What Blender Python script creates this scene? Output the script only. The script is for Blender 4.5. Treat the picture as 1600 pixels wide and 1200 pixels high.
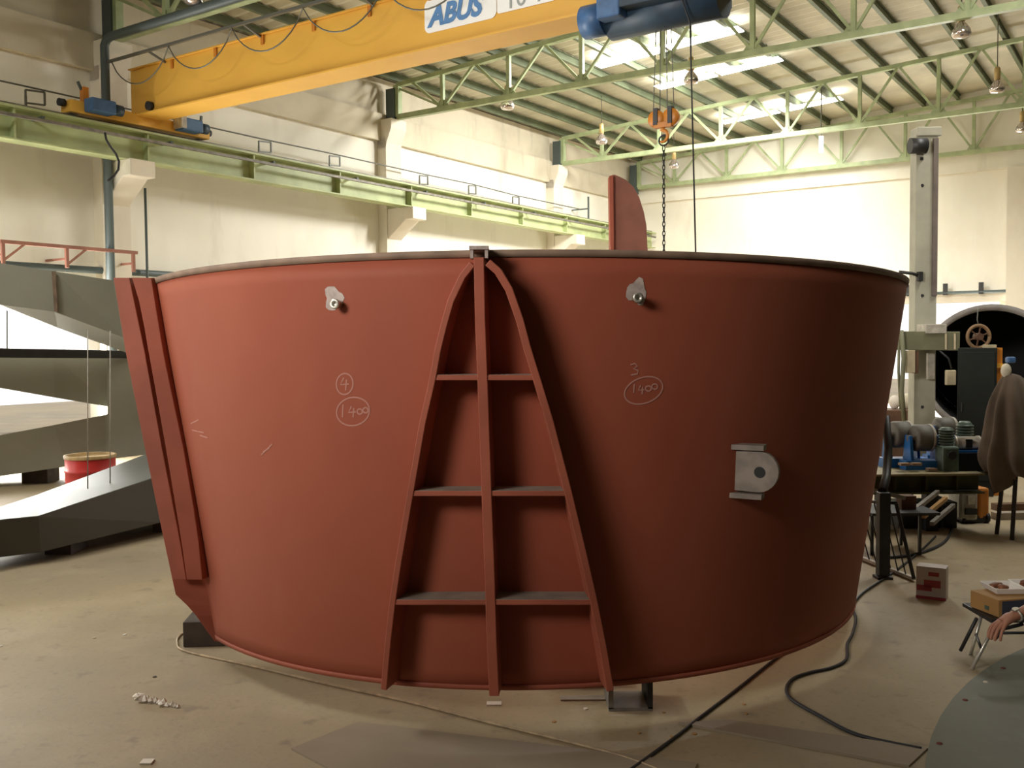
import bpy, bmesh, math, random
from mathutils import Vector, Matrix
random.seed(7)
S = bpy.context.scene
for o in list(bpy.data.objects): bpy.data.objects.remove(o)

# ---------------------------------------------------------------- camera
FPX, PITCH, ROLL, EYE = 1513.6, .044, -.0088, 1.6
_c, _s, _cr, _sr = math.cos(PITCH), math.sin(PITCH), math.cos(ROLL), math.sin(ROLL)
FWD = Vector((0, _c, -_s)); R0 = Vector((1, 0, 0)); D0 = Vector((0, -_s, -_c))
RIGHT = R0 * _cr + D0 * _sr * 1.0
# image x = X*cr - Y*sr ; image y = X*sr + Y*cr  (Y down)
RIGHT = R0 * _cr - D0 * _sr
DOWN = R0 * _sr + D0 * _cr
CAM = Vector((0, 0, EYE))
cd = bpy.data.cameras.new('camera'); cam = bpy.data.objects.new('camera', cd); S.collection.objects.link(cam)
cd.sensor_width = 36; cd.sensor_fit = 'HORIZONTAL'; cd.lens = FPX / 1600 * 36; cd.clip_end = 300; cd.clip_start = .05
m = Matrix.Identity(4)
for i in range(3):
    m[i][0] = RIGHT[i]; m[i][1] = -DOWN[i]; m[i][2] = -FWD[i]; m[i][3] = CAM[i]
cam.matrix_world = m
S.camera = cam

# ---------------------------------------------------------------- hall axes
YAW = .5974
U = Vector((math.sin(YAW), math.cos(YAW), 0)); V = Vector((-math.cos(YAW), math.sin(YAW), 0)); Z = Vector((0, 0, 1))
def hall(s, lat, z): return U * s + V * lat + Z * z
WALL, BACK, RWALL, FRONT = 12.8, 25.0, -8.8, -4.5
EAVE, RIDGE_LAT, SLOPE = 6.62, 2.0, .06
def roof_z(lat): return EAVE + SLOPE * (WALL - max(lat, 2 * RIDGE_LAT - lat))

# ---------------------------------------------------------------- view, world, daylight
vs = S.view_settings
vs.view_transform = 'Standard'; vs.look = 'None'; vs.exposure = 0.0; vs.gamma = 1.0; vs.use_curve_mapping = False
w = bpy.data.worlds.new('daylight'); S.world = w; w.use_nodes = True
bg = w.node_tree.nodes['Background']; bg.inputs[0].default_value = (1.0, .98, .94, 1); bg.inputs[1].default_value = 1.3

def area(name, loc, target, sx, sy, power, col):
    l = bpy.data.lights.new(name, 'AREA'); l.shape = 'RECTANGLE'; l.size = sx; l.size_y = sy; l.energy = power; l.color = col
    o = bpy.data.objects.new(name, l); S.collection.objects.link(o); o.location = loc
    o.rotation_euler = (Vector(target) - Vector(loc)).to_track_quat('-Z', 'Y').to_euler()
    return o
# daylight entering by the big open gate in the left wall behind the camera, by the gate openings in view, and by the roof skylights; front and unseen roof lamps are added
fg = area('front_fill_lamp', hall(-4.35, 3.8, 4.7), (-.5, 4.4, 3.7), 3.2, 2.4, 148, (1.0, .95, .88))  # added lamp before the closed front wall, narrowed to light the shell
fg.data.spread = math.radians(60)
area('side_gate_daylight', hall(-1.0, 12.6, 2.4), hall(5, 2, .8), 6.0, 4.6, 170, (1.0, .95, .88))
area('window_daylight', hall(6.3, 12.75, 1.4), hall(6.3, 4, .6), 4.0, 1.8, 520, (1.0, .98, .93))
area('back_gate_daylight', hall(24.8, 5.0, 1.25), hall(10, 3, .3), 3.2, 2.3, 420, (1.0, .98, .93))
def skylight_and_fill_lamp(s_, l0, l1, wid, power, tilt=0):
    area('skylight_and_fill_light', hall(s_, (l0 + l1) / 2, roof_z((l0 + l1) / 2) - .06), hall(s_, (l0 + l1) / 2 + tilt, 0), wid, l0 - l1, power, (1.0, .985, .93))
# ---------------------------------------------------------------- materials
def mat(name, col, rough=.6, metal=0.0, var=.0, scale=6.0, col2=None, bump=0.0, emit=None, spec=.5, detail=6):
    M = bpy.data.materials.new(name); M.use_nodes = True; nt = M.node_tree; b = nt.nodes['Principled BSDF']
    b.inputs['Base Color'].default_value = (*col, 1); b.inputs['Roughness'].default_value = rough; b.inputs['Metallic'].default_value = metal
    b.inputs['Specular IOR Level'].default_value = spec
    if emit: b.inputs['Emission Color'].default_value = (*emit[0], 1); b.inputs['Emission Strength'].default_value = emit[1]
    if col2 is None and var > 0: col2 = tuple(max(0, c * (1 - var)) for c in col)
    if col2:
        tc = nt.nodes.new('ShaderNodeTexCoord'); n = nt.nodes.new('ShaderNodeTexNoise'); n.inputs['Scale'].default_value = scale; n.inputs['Detail'].default_value = detail
        r = nt.nodes.new('ShaderNodeValToRGB'); r.color_ramp.elements[0].position = .35; r.color_ramp.elements[1].position = .68
        r.color_ramp.elements[0].color = (*col2, 1); r.color_ramp.elements[1].color = (*col, 1)
        nt.links.new(tc.outputs['Object'], n.inputs['Vector']); nt.links.new(n.outputs['Fac'], r.inputs['Fac']); nt.links.new(r.outputs['Color'], b.inputs['Base Color'])
        if bump:
            bp = nt.nodes.new('ShaderNodeBump'); bp.inputs['Strength'].default_value = bump; bp.inputs['Distance'].default_value = .02
            nt.links.new(n.outputs['Fac'], bp.inputs['Height']); nt.links.new(bp.outputs['Normal'], b.inputs['Normal'])
    return M
def layered(name, base, layers, rough=.8, bump=.0, spec=.3):
    """base colour with noise layers: (colour, scale vec, lo, hi, amount)"""
    M = bpy.data.materials.new(name); M.use_nodes = True; nt = M.node_tree; b = nt.nodes['Principled BSDF']
    b.inputs['Roughness'].default_value = rough; b.inputs['Specular IOR Level'].default_value = spec
    tc = nt.nodes.new('ShaderNodeTexCoord'); prev = None; last = None
    for col, sc, lo, hi, amt in layers:
        mp = nt.nodes.new('ShaderNodeMapping'); mp.inputs['Scale'].default_value = sc; mp.inputs['Location'].default_value = (sc[0] * 3.1, amt * 7, lo * 5)
        n = nt.nodes.new('ShaderNodeTexNoise'); n.inputs['Scale'].default_value = 1; n.inputs['Detail'].default_value = 7; n.inputs['Roughness'].default_value = .6
        mr = nt.nodes.new('ShaderNodeMapRange'); mr.inputs['From Min'].default_value = lo; mr.inputs['From Max'].default_value = hi; mr.inputs['To Max'].default_value = amt
        mx = nt.nodes.new('ShaderNodeMix'); mx.data_type = 'RGBA'
        nt.links.new(tc.outputs['Object'], mp.inputs['Vector']); nt.links.new(mp.outputs['Vector'], n.inputs['Vector']); nt.links.new(n.outputs['Fac'], mr.inputs['Value'])
        nt.links.new(mr.outputs['Result'], mx.inputs[0])
        if prev is None: mx.inputs[6].default_value = (*base, 1)
        else: nt.links.new(prev, mx.inputs[6])
        mx.inputs[7].default_value = (*col, 1); prev = mx.outputs[2]; last = n
    nt.links.new(prev, b.inputs['Base Color'])
    if bump:
        bp = nt.nodes.new('ShaderNodeBump'); bp.inputs['Strength'].default_value = bump; bp.inputs['Distance'].default_value = .01
        nt.links.new(last.outputs['Fac'], bp.inputs['Height']); nt.links.new(bp.outputs['Normal'], b.inputs['Normal'])
    return M
M = {}
M['floor'] = layered('concrete_floor', (.37, .295, .18), [((.27, .225, .165), (.5, .5, .5), .42, .7, .75), ((.50, .41, .28), (1.6, 1.6, 1.6), .5, .75, .5), ((.16, .13, .095), (7, 7, 7), .60, .72, .55), ((.22, .19, .15), (38, 38, 38), .55, .75, .5)], rough=.62, bump=.12, spec=.35)
M['wall'] = layered('whitewashed_wall', (.90, .86, .76), [((.74, .69, .58), (.7, .7, .35), .42, .75, .6), ((.58, .53, .43), (2.2, 2.2, .5), .58, .8, .5), ((.88, .85, .76), (3.5, 3.5, 3.5), .5, .7, .5)], rough=.9, bump=.15)
M['wallbeam'] = layered('dusty_concrete_beam', (.68, .61, .47), [((.50, .44, .33), (.8, .8, 1.2), .42, .72, .6), ((.30, .26, .20), (3, 3, .6), .56, .8, .5)], rough=.9, bump=.1)
M['pilaster'] = layered('painted_concrete', (.80, .74, .63), [((.62, .55, .45), (1.5, 1.5, .8), .48, .75, .5)], rough=.9)
M['darkwall'] = mat('bounce_absorbing_wall', (.09, .08, .065), .9, var=.3, scale=2)  # unseen walls made this dark to cut bounced light
M['ceil'] = bpy.data.materials.new('corrugated_sheet'); M['ceil'].use_nodes = True
def _ceil():
    nt = M['ceil'].node_tree; b = nt.nodes['Principled BSDF']; b.inputs['Roughness'].default_value = .7
    tc = nt.nodes.new('ShaderNodeTexCoord'); n = nt.nodes.new('ShaderNodeTexNoise'); n.inputs['Scale'].default_value = 1.3; n.inputs['Detail'].default_value = 5
    r = nt.nodes.new('ShaderNodeValToRGB'); r.color_ramp.elements[0].position = .3; r.color_ramp.elements[0].color = (.52, .49, .38, 1); r.color_ramp.elements[1].position = .7; r.color_ramp.elements[1].color = (.72, .68, .54, 1)
    nt.links.new(tc.outputs['Object'], n.inputs['Vector']); nt.links.new(n.outputs['Fac'], r.inputs['Fac']); nt.links.new(r.outputs['Color'], b.inputs['Base Color'])
_ceil()
M['green'] = mat('light_green_paint', (.46, .54, .30), .5, var=.3, scale=4)
M['dgreen'] = mat('green_primer_purlin', (.16, .195, .11), .6, var=.3, scale=3)
M['runway'] = mat('green_runway_paint', (.50, .56, .28), .5, var=.25, scale=2.5)
M['primer'] = layered('red_oxide_primer', (.33, .088, .048), [((.27, .062, .034), (1.1, 1.1, .5), .4, .7, .7), ((.36, .12, .072), (.8, .8, .6), .5, .8, .5), ((.38, .14, .09), (5, 5, 1.2), .62, .85, .22)], rough=.62, bump=.02, spec=.22)
M['primer2'] = mat('red_oxide_primer_plate', (.40, .11, .065), .6, spec=.25, var=.25, scale=3)
M['primerd'] = mat('dusty_primer', (.26, .17, .115), .7, var=.35, scale=9)
M['lit_shelfdust'] = mat('lit_grey_dust', (.30, .24, .19), .9, var=.3, scale=12)
M['chalk'] = mat('chalk', (.44, .20, .155), .9)
M['wornpatch'] = mat('ground_bare_steel', (.55, .45, .40), .6, .0, var=.4, scale=30)
M['steel'] = mat('bare_steel', (.66, .63, .54), .35, .6, var=.3, scale=15)
M['dsteel'] = mat('dull_steel', (.26, .235, .20), .6, .4, var=.4, scale=10)
M['lug'] = mat('grey_forged_steel', (.27, .22, .18), .6, .2, var=.35, scale=14)
M['black'] = mat('black_rubber', (.018, .018, .02), .6)
M['blackp'] = mat('black_painted_steel', (.025, .025, .025), .5, var=.4, scale=8)
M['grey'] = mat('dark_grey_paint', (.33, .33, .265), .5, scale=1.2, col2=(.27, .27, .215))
M['greyshade'] = mat('shaded_grey', (.085, .088, .075), .42, scale=1.2, col2=(.062, .064, .054))  # grey copy darkened to carry the near arm's shade
M['greyt'] = mat('dark_grey_paint_joint_rust', (.20, .13, .08), .7, var=.4, scale=12)
M['yellow'] = layered('crane_yellow_paint', (.78, .44, .075), [((.66, .34, .06), (1.2, 1.2, 3), .45, .75, .6)], rough=.42)
M['orange'] = mat('orange_paint', (.66, .24, .03), .45, var=.3, scale=6)
M['blue'] = mat('motor_blue', (.06, .15, .33), .45, var=.3, scale=8)
M['dblue'] = mat('hoist_dark_blue', (.028, .06, .10), .5, var=.4, scale=5)
M['rblue'] = mat('bright_blue_paint', (.015, .16, .50), .45, var=.25, scale=8)
M['white'] = mat('white_plate', (.95, .95, .93), .4)
M['letter'] = mat('blue_lettering', (.10, .25, .52), .5)
M['gletter'] = mat('grey_lettering', (.35, .38, .36), .5)
M['pipe'] = mat('dark_teal_pipe', (.075, .10, .10), .5)
M['wire'] = mat('grey_wire', (.13, .13, .11), .5, .3)
M['glow'] = mat('daylit_translucent_sheet', (.9, .9, .88), .6, emit=((1, .99, .95), 14))
M['lampglass'] = mat('lamp_reflector', (.62, .56, .54), .16, .85)
M['socket'] = mat('brass_socket', (.50, .36, .15), .5, .3)
M['dcab'] = mat('charcoal_cabinet', (.018, .021, .018), .75, spec=.15, var=.3, scale=4)
M['void'] = mat('hollow_shade_black', (.018, .018, .018), .75, var=.3, scale=2)  # near-black paints in the shade inside the pipe and the holes
M['ringrim'] = mat('grey_plate_edge', (.22, .20, .18), .6, var=.3, scale=6)
M['column'] = mat('grey_green_column', (.42, .41, .32), .6, var=.25, scale=3)
M['rackgrey'] = mat('grey_brown_rack', (.17, .14, .12), .6, var=.3, scale=6)
M['boom'] = mat('olive_boom_paint', (.19, .19, .11), .6, var=.3, scale=4)
M['brown'] = mat('rusty_brown', (.14, .07, .035), .8, var=.4, scale=8)
M['gearg'] = mat('gearbox_green', (.085, .13, .095), .5, var=.35, scale=12)
M['rubber'] = mat('worn_polyurethane', (.15, .14, .115), .6, var=.3, scale=18)
M['cream'] = mat('cream_motor_paint', (.52, .48, .40), .5, var=.35, scale=14)
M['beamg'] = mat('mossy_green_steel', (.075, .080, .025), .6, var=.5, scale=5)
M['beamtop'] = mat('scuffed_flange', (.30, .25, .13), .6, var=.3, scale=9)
M['card'] = mat('cardboard', (.42, .23, .075), .8, var=.15, scale=6)
M['cardp'] = mat('dark_print_panel', (.05, .055, .08), .7)
M['cartonw'] = mat('white_carton', (.62, .56, .52), .65, var=.15, scale=6)
M['cartonr'] = mat('red_print', (.36, .05, .06), .6)
M['foam'] = mat('white_foam', (.80, .76, .70), .6)
M['food'] = mat('browned_food', (.26, .09, .035), .5, var=.5, scale=40)
M['cloth'] = mat('brown_grey_canvas', (.155, .115, .080), .9, var=.35, scale=5)
M['rag'] = mat('pale_rag', (.72, .66, .50), .9, var=.2, scale=10)
M['beige'] = mat('beige_box', (.50, .42, .27), .7, var=.25, scale=9)
M['wood'] = mat('grey_timber', (.40, .35, .28), .85, var=.35, scale=9)
M['woodd'] = mat('dark_timber', (.085, .065, .05), .85, var=.4, scale=9)
M['disc'] = layered('grey_plate_disc', (.17, .175, .135), [((.15, .145, .12), (2.2, 2.2, 2.2), .42, .7, .8), ((.25, .26, .23), (6, 6, 6), .55, .8, .5)], rough=.5, bump=.03)
M['rust'] = mat('rust_spot', (.16, .045, .03), .8)
M['skin'] = mat('skin', (.47, .21, .13), .55, var=.15, scale=20)
M['denim'] = mat('blue_denim', (.045, .09, .16), .9, var=.35, scale=20)
M['shirt'] = mat('grey_work_shirt', (.22, .23, .26), .9, var=.2, scale=10)
M['hair'] = mat('dark_hair', (.02, .015, .012), .7)
M['redd'] = mat('red_drum_paint', (.60, .035, .03), .4, var=.2, scale=5)
M['drumtop'] = mat('yellow_grime', (.50, .33, .13), .7, var=.4, scale=10)
M['redrail'] = mat('faded_red_rail', (.36, .15, .10), .7, var=.3, scale=5)
M['paper'] = mat('crumpled_paper', (.72, .66, .56), .8)
M['brass'] = mat('tarnished_strip', (.50, .37, .22), .5, .1, var=.4, scale=20)
M['sheetsteel'] = layered('floor_plate', (.30, .245, .175), [((.22, .175, .12), (1.5, 1.5, 1.5), .4, .7, .7)], rough=.55, bump=.04)
M['groove'] = mat('floor_groove', (.06, .048, .036), .8)

# ---------------------------------------------------------------- pixel -> place helpers (take a reading off the photo, return the real position)
def ray(px, py):
    return RIGHT * ((px - 800) / FPX) + DOWN * ((py - 600) / FPX) + FWD
def at_z(px, py, z): d = ray(px, py); return CAM + d * ((z - EYE) / d.z)
def at_y(px, py, y): d = ray(px, py); return CAM + d * (y / d.y)
def at_s(px, py, s): d = ray(px, py); return CAM + d * (s / d.dot(U))
def at_lat(px, py, lat): d = ray(px, py); return CAM + d * (lat / d.dot(V))
def pix(P):
    q = Vector(P) - CAM; d = q.dot(FWD); return 800 + FPX * q.dot(RIGHT) / d, 600 + FPX * q.dot(DOWN) / d

# ---------------------------------------------------------------- mesh builder
class MB:
    def __init__(s): s.v = []; s.f = []; s.sm = []
    def add(s, vs, fs, smooth=False):
        b = len(s.v); s.v += [Vector(p) for p in vs]; s.f += [tuple(i + b for i in f) for f in fs]; s.sm += [smooth] * len(fs); return s
    def prism(s, poly, ext):
        n = len(poly); poly = [Vector(p) for p in poly]; ext = Vector(ext)
        return s.add(poly + [p + ext for p in poly], [tuple(range(n))[::-1], tuple(range(n, 2 * n))] + [(i, (i + 1) % n, n + (i + 1) % n, n + i) for i in range(n)])
    def boxc(s, c, sx, sy, sz, ax=(Vector((1, 0, 0)), Vector((0, 1, 0)), Z)):
        c = Vector(c); a, b, d = ax[0] * sx / 2, ax[1] * sy / 2, ax[2] * sz / 2
        return s.prism([c - a - b - d, c + a - b - d, c + a + b - d, c - a + b - d], d * 2)
    def hbox(s, s0, s1, l0, l1, z0, z1):
        return s.prism([hall(s0, l0, z0), hall(s1, l0, z0), hall(s1, l1, z0), hall(s0, l1, z0)], Z * (z1 - z0))
    def bar(s, a, b, w, h, up=Z):
        a, b = Vector(a), Vector(b); d = (b - a).normalized()
        if abs(d.dot(up)) > .99: up = U
        x = d.cross(up).normalized() * w / 2; y = x.cross(d).normalized() * h / 2
        return s.prism([a - x - y, a + x - y, a + x + y, a - x + y], b - a)
    def tube(s, pts, r, n=8, cap=True, smooth=True):
        pts = [Vector(p) for p in pts]; rs = r if isinstance(r, (list, tuple)) else [r] * len(pts)
        vs, fs = [], []; prevx = None
        for i, p in enumerate(pts):
            d = (pts[min(i + 1, len(pts) - 1)] - pts[max(i - 1, 0)])
            d = d.normalized() if d.length > 1e-9 else Z
            x = prevx - d * prevx.dot(d) if prevx is not None else d.cross(Z if abs(d.z) < .9 else Vector((1, 0, 0)))
            if x.length < 1e-6: x = d.cross(Vector((0, 1, 0)))
            x.normalize(); prevx = x; y = d.cross(x)
            for k in range(n): a = 2 * math.pi * k / n; vs.append(p + (x * math.cos(a) + y * math.sin(a)) * rs[i])
        for i in range(len(pts) - 1):
            for k in range(n): fs.append((i * n + k, i * n + (k + 1) % n, (i + 1) * n + (k + 1) % n, (i + 1) * n + k))
        s.add(vs, fs, smooth)
        if cap:
            b = len(s.v) - len(vs); s.f += [tuple(range(b, b + n))[::-1], tuple(range(b + len(vs) - n, b + len(vs)))]; s.sm += [False, False]
        return s
    def lathe(s, prof, org, axis=Z, n=24, smooth=True):
        """prof: (radius, distance along axis)"""
        axis = Vector(axis).normalized(); x = axis.cross(Vector((1, 0, 0)) if abs(axis.x) < .9 else Vector((0, 1, 0))).normalized(); y = axis.cross(x); org = Vector(org)
        vs = [org + axis * t + (x * math.cos(2 * math.pi * k / n) + y * math.sin(2 * math.pi * k / n)) * r for r, t in prof for k in range(n)]
        fs = [(i * n + k, i * n + (k + 1) % n, (i + 1) * n + (k + 1) % n, (i + 1) * n + k) for i in range(len(prof) - 1) for k in range(n)]
        s.add(vs, fs, smooth)
        return s
    def cyl(s, a, b, r, n=20): return s.tube([a, b], r, n)
    def ball(s, c, r, sx=1, sy=1, sz=1, n=12):
        c = Vector(c); vs = []; fs = []
        for i in range(n + 1):
            t = math.pi * i / n
            for k in range(n): a = 2 * math.pi * k / n; vs.append(c + Vector((r * sx * math.sin(t) * math.cos(a), r * sy * math.sin(t) * math.sin(a), r * sz * math.cos(t))))
        for i in range(n):
            for k in range(n): fs.append((i * n + k, i * n + (k + 1) % n, (i + 1) * n + (k + 1) % n, (i + 1) * n + k))
        return s.add(vs, fs, True)
    def build(s, name, m_, parent=None, bevel=0.0, label=None, stuff=False):
        me = bpy.data.meshes.new(name)
        if parent is not None:
            org = Vector((0, 0, 0)); p = parent
            while p is not None: org += p.location; p = p.parent
            loc = Vector((0, 0, 0))
        else:
            xs = [v.x for v in s.v]; ys = [v.y for v in s.v]; zs = [v.z for v in s.v]
            org = Vector(((min(xs) + max(xs)) / 2, (min(ys) + max(ys)) / 2, min(zs))); loc = org
        me.from_pydata([v - org for v in s.v], [], s.f); me.update()
        for i, p in enumerate(me.polygons): p.use_smooth = s.sm[i]
        bm = bmesh.new(); bm.from_mesh(me); bmesh.ops.remove_doubles(bm, verts=bm.verts, dist=1e-6); bmesh.ops.recalc_face_normals(bm, faces=bm.faces); bm.to_mesh(me); bm.free()
        me.materials.append(M[m_] if isinstance(m_, str) else m_)
        o = bpy.data.objects.new(name, me); S.collection.objects.link(o); o.location = loc
        if parent is not None: o.parent = parent
        if bevel:
            b = o.modifiers.new('bevel', 'BEVEL'); b.width = bevel; b.segments = 2; b.limit_method = 'ANGLE'
        if label: o['label'] = label
        if stuff: o['kind'] = 'stuff'
        return o
def thing(name, label, cat, loc, group=None):
    o = bpy.data.objects.new(name, None); S.collection.objects.link(o); o.location = Vector(loc); o.empty_display_size = .1
    o['label'] = label; o['category'] = cat
    if group: o['group'] = group
    return o
def tag(o, label, cat, group=None):
    o['label'] = label; o['category'] = cat
    if group: o['group'] = group
    return o
def struct(o): o['kind'] = 'structure'; return o
def dup(root, loc, label, group=None):
    r = root.copy(); S.collection.objects.link(r); r.location = loc; r['label'] = label
    if group: r['group'] = group
    for ch in root.children:
        c = ch.copy(); S.collection.objects.link(c); c.parent = r
        for g in ch.children:
            d = g.copy(); S.collection.objects.link(d); d.parent = c
    return r
HA = (U, V, Z)

# ================================================================ SETTING
struct(MB().hbox(-14, 40, -16, 26, -.12, 0).build('floor', 'floor'))
# left wall with a window opening low on the left, and an open gate nearer than the camera sees
def wall_left():
    b = MB(); t = WALL + .3
    def seg(s0, s1, z0, z1): b.hbox(s0, s1, WALL, t, z0, z1)
    seg(FRONT, -4, 0, 5.5); seg(-4, 2, 4.8, 5.5); seg(2, 4.2, 0, 5.5); seg(4.2, 8.25, 0, .42); seg(4.2, 8.25, 2.35, 5.5); seg(8.25, BACK, 0, 5.5)
    return b.build('wall_left', 'wall')
wl = struct(wall_left())
struct(MB().hbox(FRONT, BACK, WALL - .10, WALL + .3, 5.5, 6.02).build('trim_1', 'wallbeam'))
struct(MB().hbox(FRONT, BACK, WALL, WALL + .3, 6.02, 6.72).build('trim_2', 'wallbeam'))
def wall_back():
    b = MB(); t = BACK + .3
    b.hbox(BACK, t, RWALL, 3.3, 0, 5.46); b.hbox(BACK, t, 6.6, WALL, 0, 5.46); b.hbox(BACK, t, 3.3, 6.6, 2.43, 5.46)
    return b.build('wall_back', 'wall')
struct(wall_back())
struct(MB().prism([hall(BACK - .08, WALL, 5.46), hall(BACK - .08, RWALL, 5.46), hall(BACK - .08, RWALL, roof_z(RWALL) + .15), hall(BACK - .08, RIDGE_LAT, roof_z(RIDGE_LAT) + .15), hall(BACK - .08, WALL, roof_z(WALL) + .15)], U * .38).build('trim_3', 'wall'))
struct(MB().hbox(FRONT, BACK, RWALL - .3, RWALL, 0, 6.85).build('wall_right', 'darkwall'))
struct(MB().hbox(FRONT - .3, FRONT, RWALL, WALL, 0, 7.3).build('wall_front', 'darkwall'))
# lintel over the back gate, its frame, and the ledge pipe with uprights
struct(MB().hbox(BACK - .12, BACK, 3.0, 6.9, 2.43, 2.66).build('trim_4', 'pilaster'))
# pilasters of the left wall with flared heads
colS = [8.42, 14.46, 20.6]
for i, s_ in enumerate(colS):
    b = MB(); b.hbox(s_ - .22, s_ + .22, WALL - .22, WALL, 0, 5.55)
    prof = [(WALL, 5.35), (WALL - .22, 5.35), (WALL - .24, 5.45), (WALL - .36, 5.72), (WALL - .37, 5.9), (WALL, 5.9)]
    b.prism([hall(s_ - .22, l, z) for l, z in prof], U * .44)
    struct(b.build('trim_%d' % (5 + i), 'pilaster'))
    c = MB(); c.prism([hall(s_ - .2, l, z) for l, z in [(WALL - .22, 3.60), (WALL - .68, 3.95), (WALL - .86, 3.95), (WALL - .86, 4.18), (WALL - .22, 4.18)]], U * .4)
    tag(c.build('corbel', 'pilaster', bevel=.01), ['white concrete corbel under the crane rail, directly below the yellow crane end', 'white concrete corbel under the green runway, middle one of three', 'small far white concrete corbel under the green runway near the red fin'][i], 'corbel')
for i, lat in enumerate((4.0, -2.2)):
    struct(MB().hbox(BACK - .25, BACK - .08, lat - 1.25 if i == 0 else lat - .2, lat - .85 if i == 0 else lat + .2, 0, 5.46).build('trim_%d' % (8 + i), 'pilaster'))
# roof sheets (two pitches) as corrugated mesh running down the slope, with skylight strips set in
def roof():
    b = MB(); skl = []
    def corr(s0, s1, l0, l1):
        n = int(round((s1 - s0) / .125)); vs = []; fs = []
        for i in range(n + 1):
            zz = .018 * (1 if i % 2 else -1); s_ = s0 + (s1 - s0) * i / n
            for l in (l0, l1): vs.append(hall(s_, l, roof_z(l) + .16 + zz))
        for i in range(n): fs.append((2 * i, 2 * i + 1, 2 * i + 3, 2 * i + 2))
        b.add(vs, fs)
    corr(FRONT - .3, BACK + .3, WALL + .4, RIDGE_LAT); corr(FRONT - .3, BACK + .3, RIDGE_LAT, RWALL - .3)
    return b.build('ceiling', 'ceil')
struct(roof())
struct(MB().hbox(FRONT - .3, BACK + .3, RIDGE_LAT - .2, RIDGE_LAT + .2, roof_z(2) + .13, roof_z(2) + .2).build('trim_10', 'brown'))

# purlins
k = 0; lat = WALL - .35; first = None
while lat > -6:
    z = roof_z(lat) + .06
    b = MB(); b.hbox(FRONT, BACK - .02, lat - .035, lat + .035, z - .07, z - .055); b.hbox(FRONT, BACK - .02, lat - .006, lat + .006, z - .055, z + .06); b.hbox(FRONT, BACK - .02, lat - .035, lat + .035, z + .06, z + .072)
    tag(b.build('roof_purlin', 'dgreen'), 'long dark green steel purlin under the roof sheets, running towards the back wall', 'purlin', 'parallel roof purlins')
    lat -= .75

# trusses
def truss(s_, label, lat_top=None):
    zb0 = 5.97 if s_ < 22 else 5.9
    t = thing('roof_truss', label, 'roof truss', hall(s_, WALL - .3, zb0), None)
    L0, L1 = WALL - .35, -5.0
    zb = lambda l: zb0 - .02
    zt = lambda l: roof_z(l) - .08
    b = MB(); b.bar(hall(s_ - .0, L0, zb(L0)), hall(s_, L1, zb(L1)), .10, .10); b.build('bottom_chord', 'green', t)
    b = MB(); b.bar(hall(s_, L0, zt(L0)), hall(s_, RIDGE_LAT, zt(RIDGE_LAT)), .10, .08); b.bar(hall(s_, RIDGE_LAT, zt(RIDGE_LAT)), hall(s_, L1, zt(L1)), .10, .08); b.build('top_chord', 'green', t)
    MB().bar(hall(s_, L0, zb(L0)), hall(s_, L0, zt(L0)), .12, .12).build('end_post', 'green', t)
    l = 11.35
    MB().bar(hall(s_, L0, zt(L0) - .05), hall(s_, l, zb(l) + .05), .04, .04).build('diagonal', 'green', t)
    while l > L1 + .7:
        MB().bar(hall(s_, l, zb(l)), hall(s_, l, zt(l)), .07, .07).build('vertical', 'green', t)
        for d in (-.75, .75):
            if l + d < L0 - .1: MB().bar(hall(s_, l, zb(l) + .03), hall(s_, l + d, zt(l + d)), .045, .045).build('diagonal', 'green', t)
        b = MB(); b.prism([hall(s_ - .008, l + .16, zb(l) + .04), hall(s_ - .008, l - .16, zb(l) + .04), hall(s_ - .008, l - .07, zb(l) + .17), hall(s_ - .008, l + .07, zb(l) + .17)], U * .016); b.build('gusset_plate', 'green', t)
        l -= 1.5
    # bearing block on the pilaster
    return t
truss(8.42, 'nearest green roof truss at upper left, above the end of the yellow crane')
truss(14.46, 'green roof truss with V bracing landing on the second pilaster, second from the front')
truss(20.6, 'green roof truss passing behind the crane hook, third from the front')
truss(24.7, 'farthest green roof truss, close against the back wall')
for i, s_ in enumerate((8.42, 14.46, 20.6, 24.7)):
    b = MB(); b.hbox(s_ - .09, s_ + .05, WALL - .33, WALL - .12, 5.9 if i < 3 else 5.7, 6.5)
    tag(b.build('bearing_post', 'pipe'), ['dark steel bearing stub at the wall end of the nearest roof truss', 'dark steel bearing stub at the wall end of the second roof truss', 'dark steel bearing stub at the wall end of the third roof truss', 'dark steel bearing stub in the far corner above the red fin'][i], 'bearing')

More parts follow.
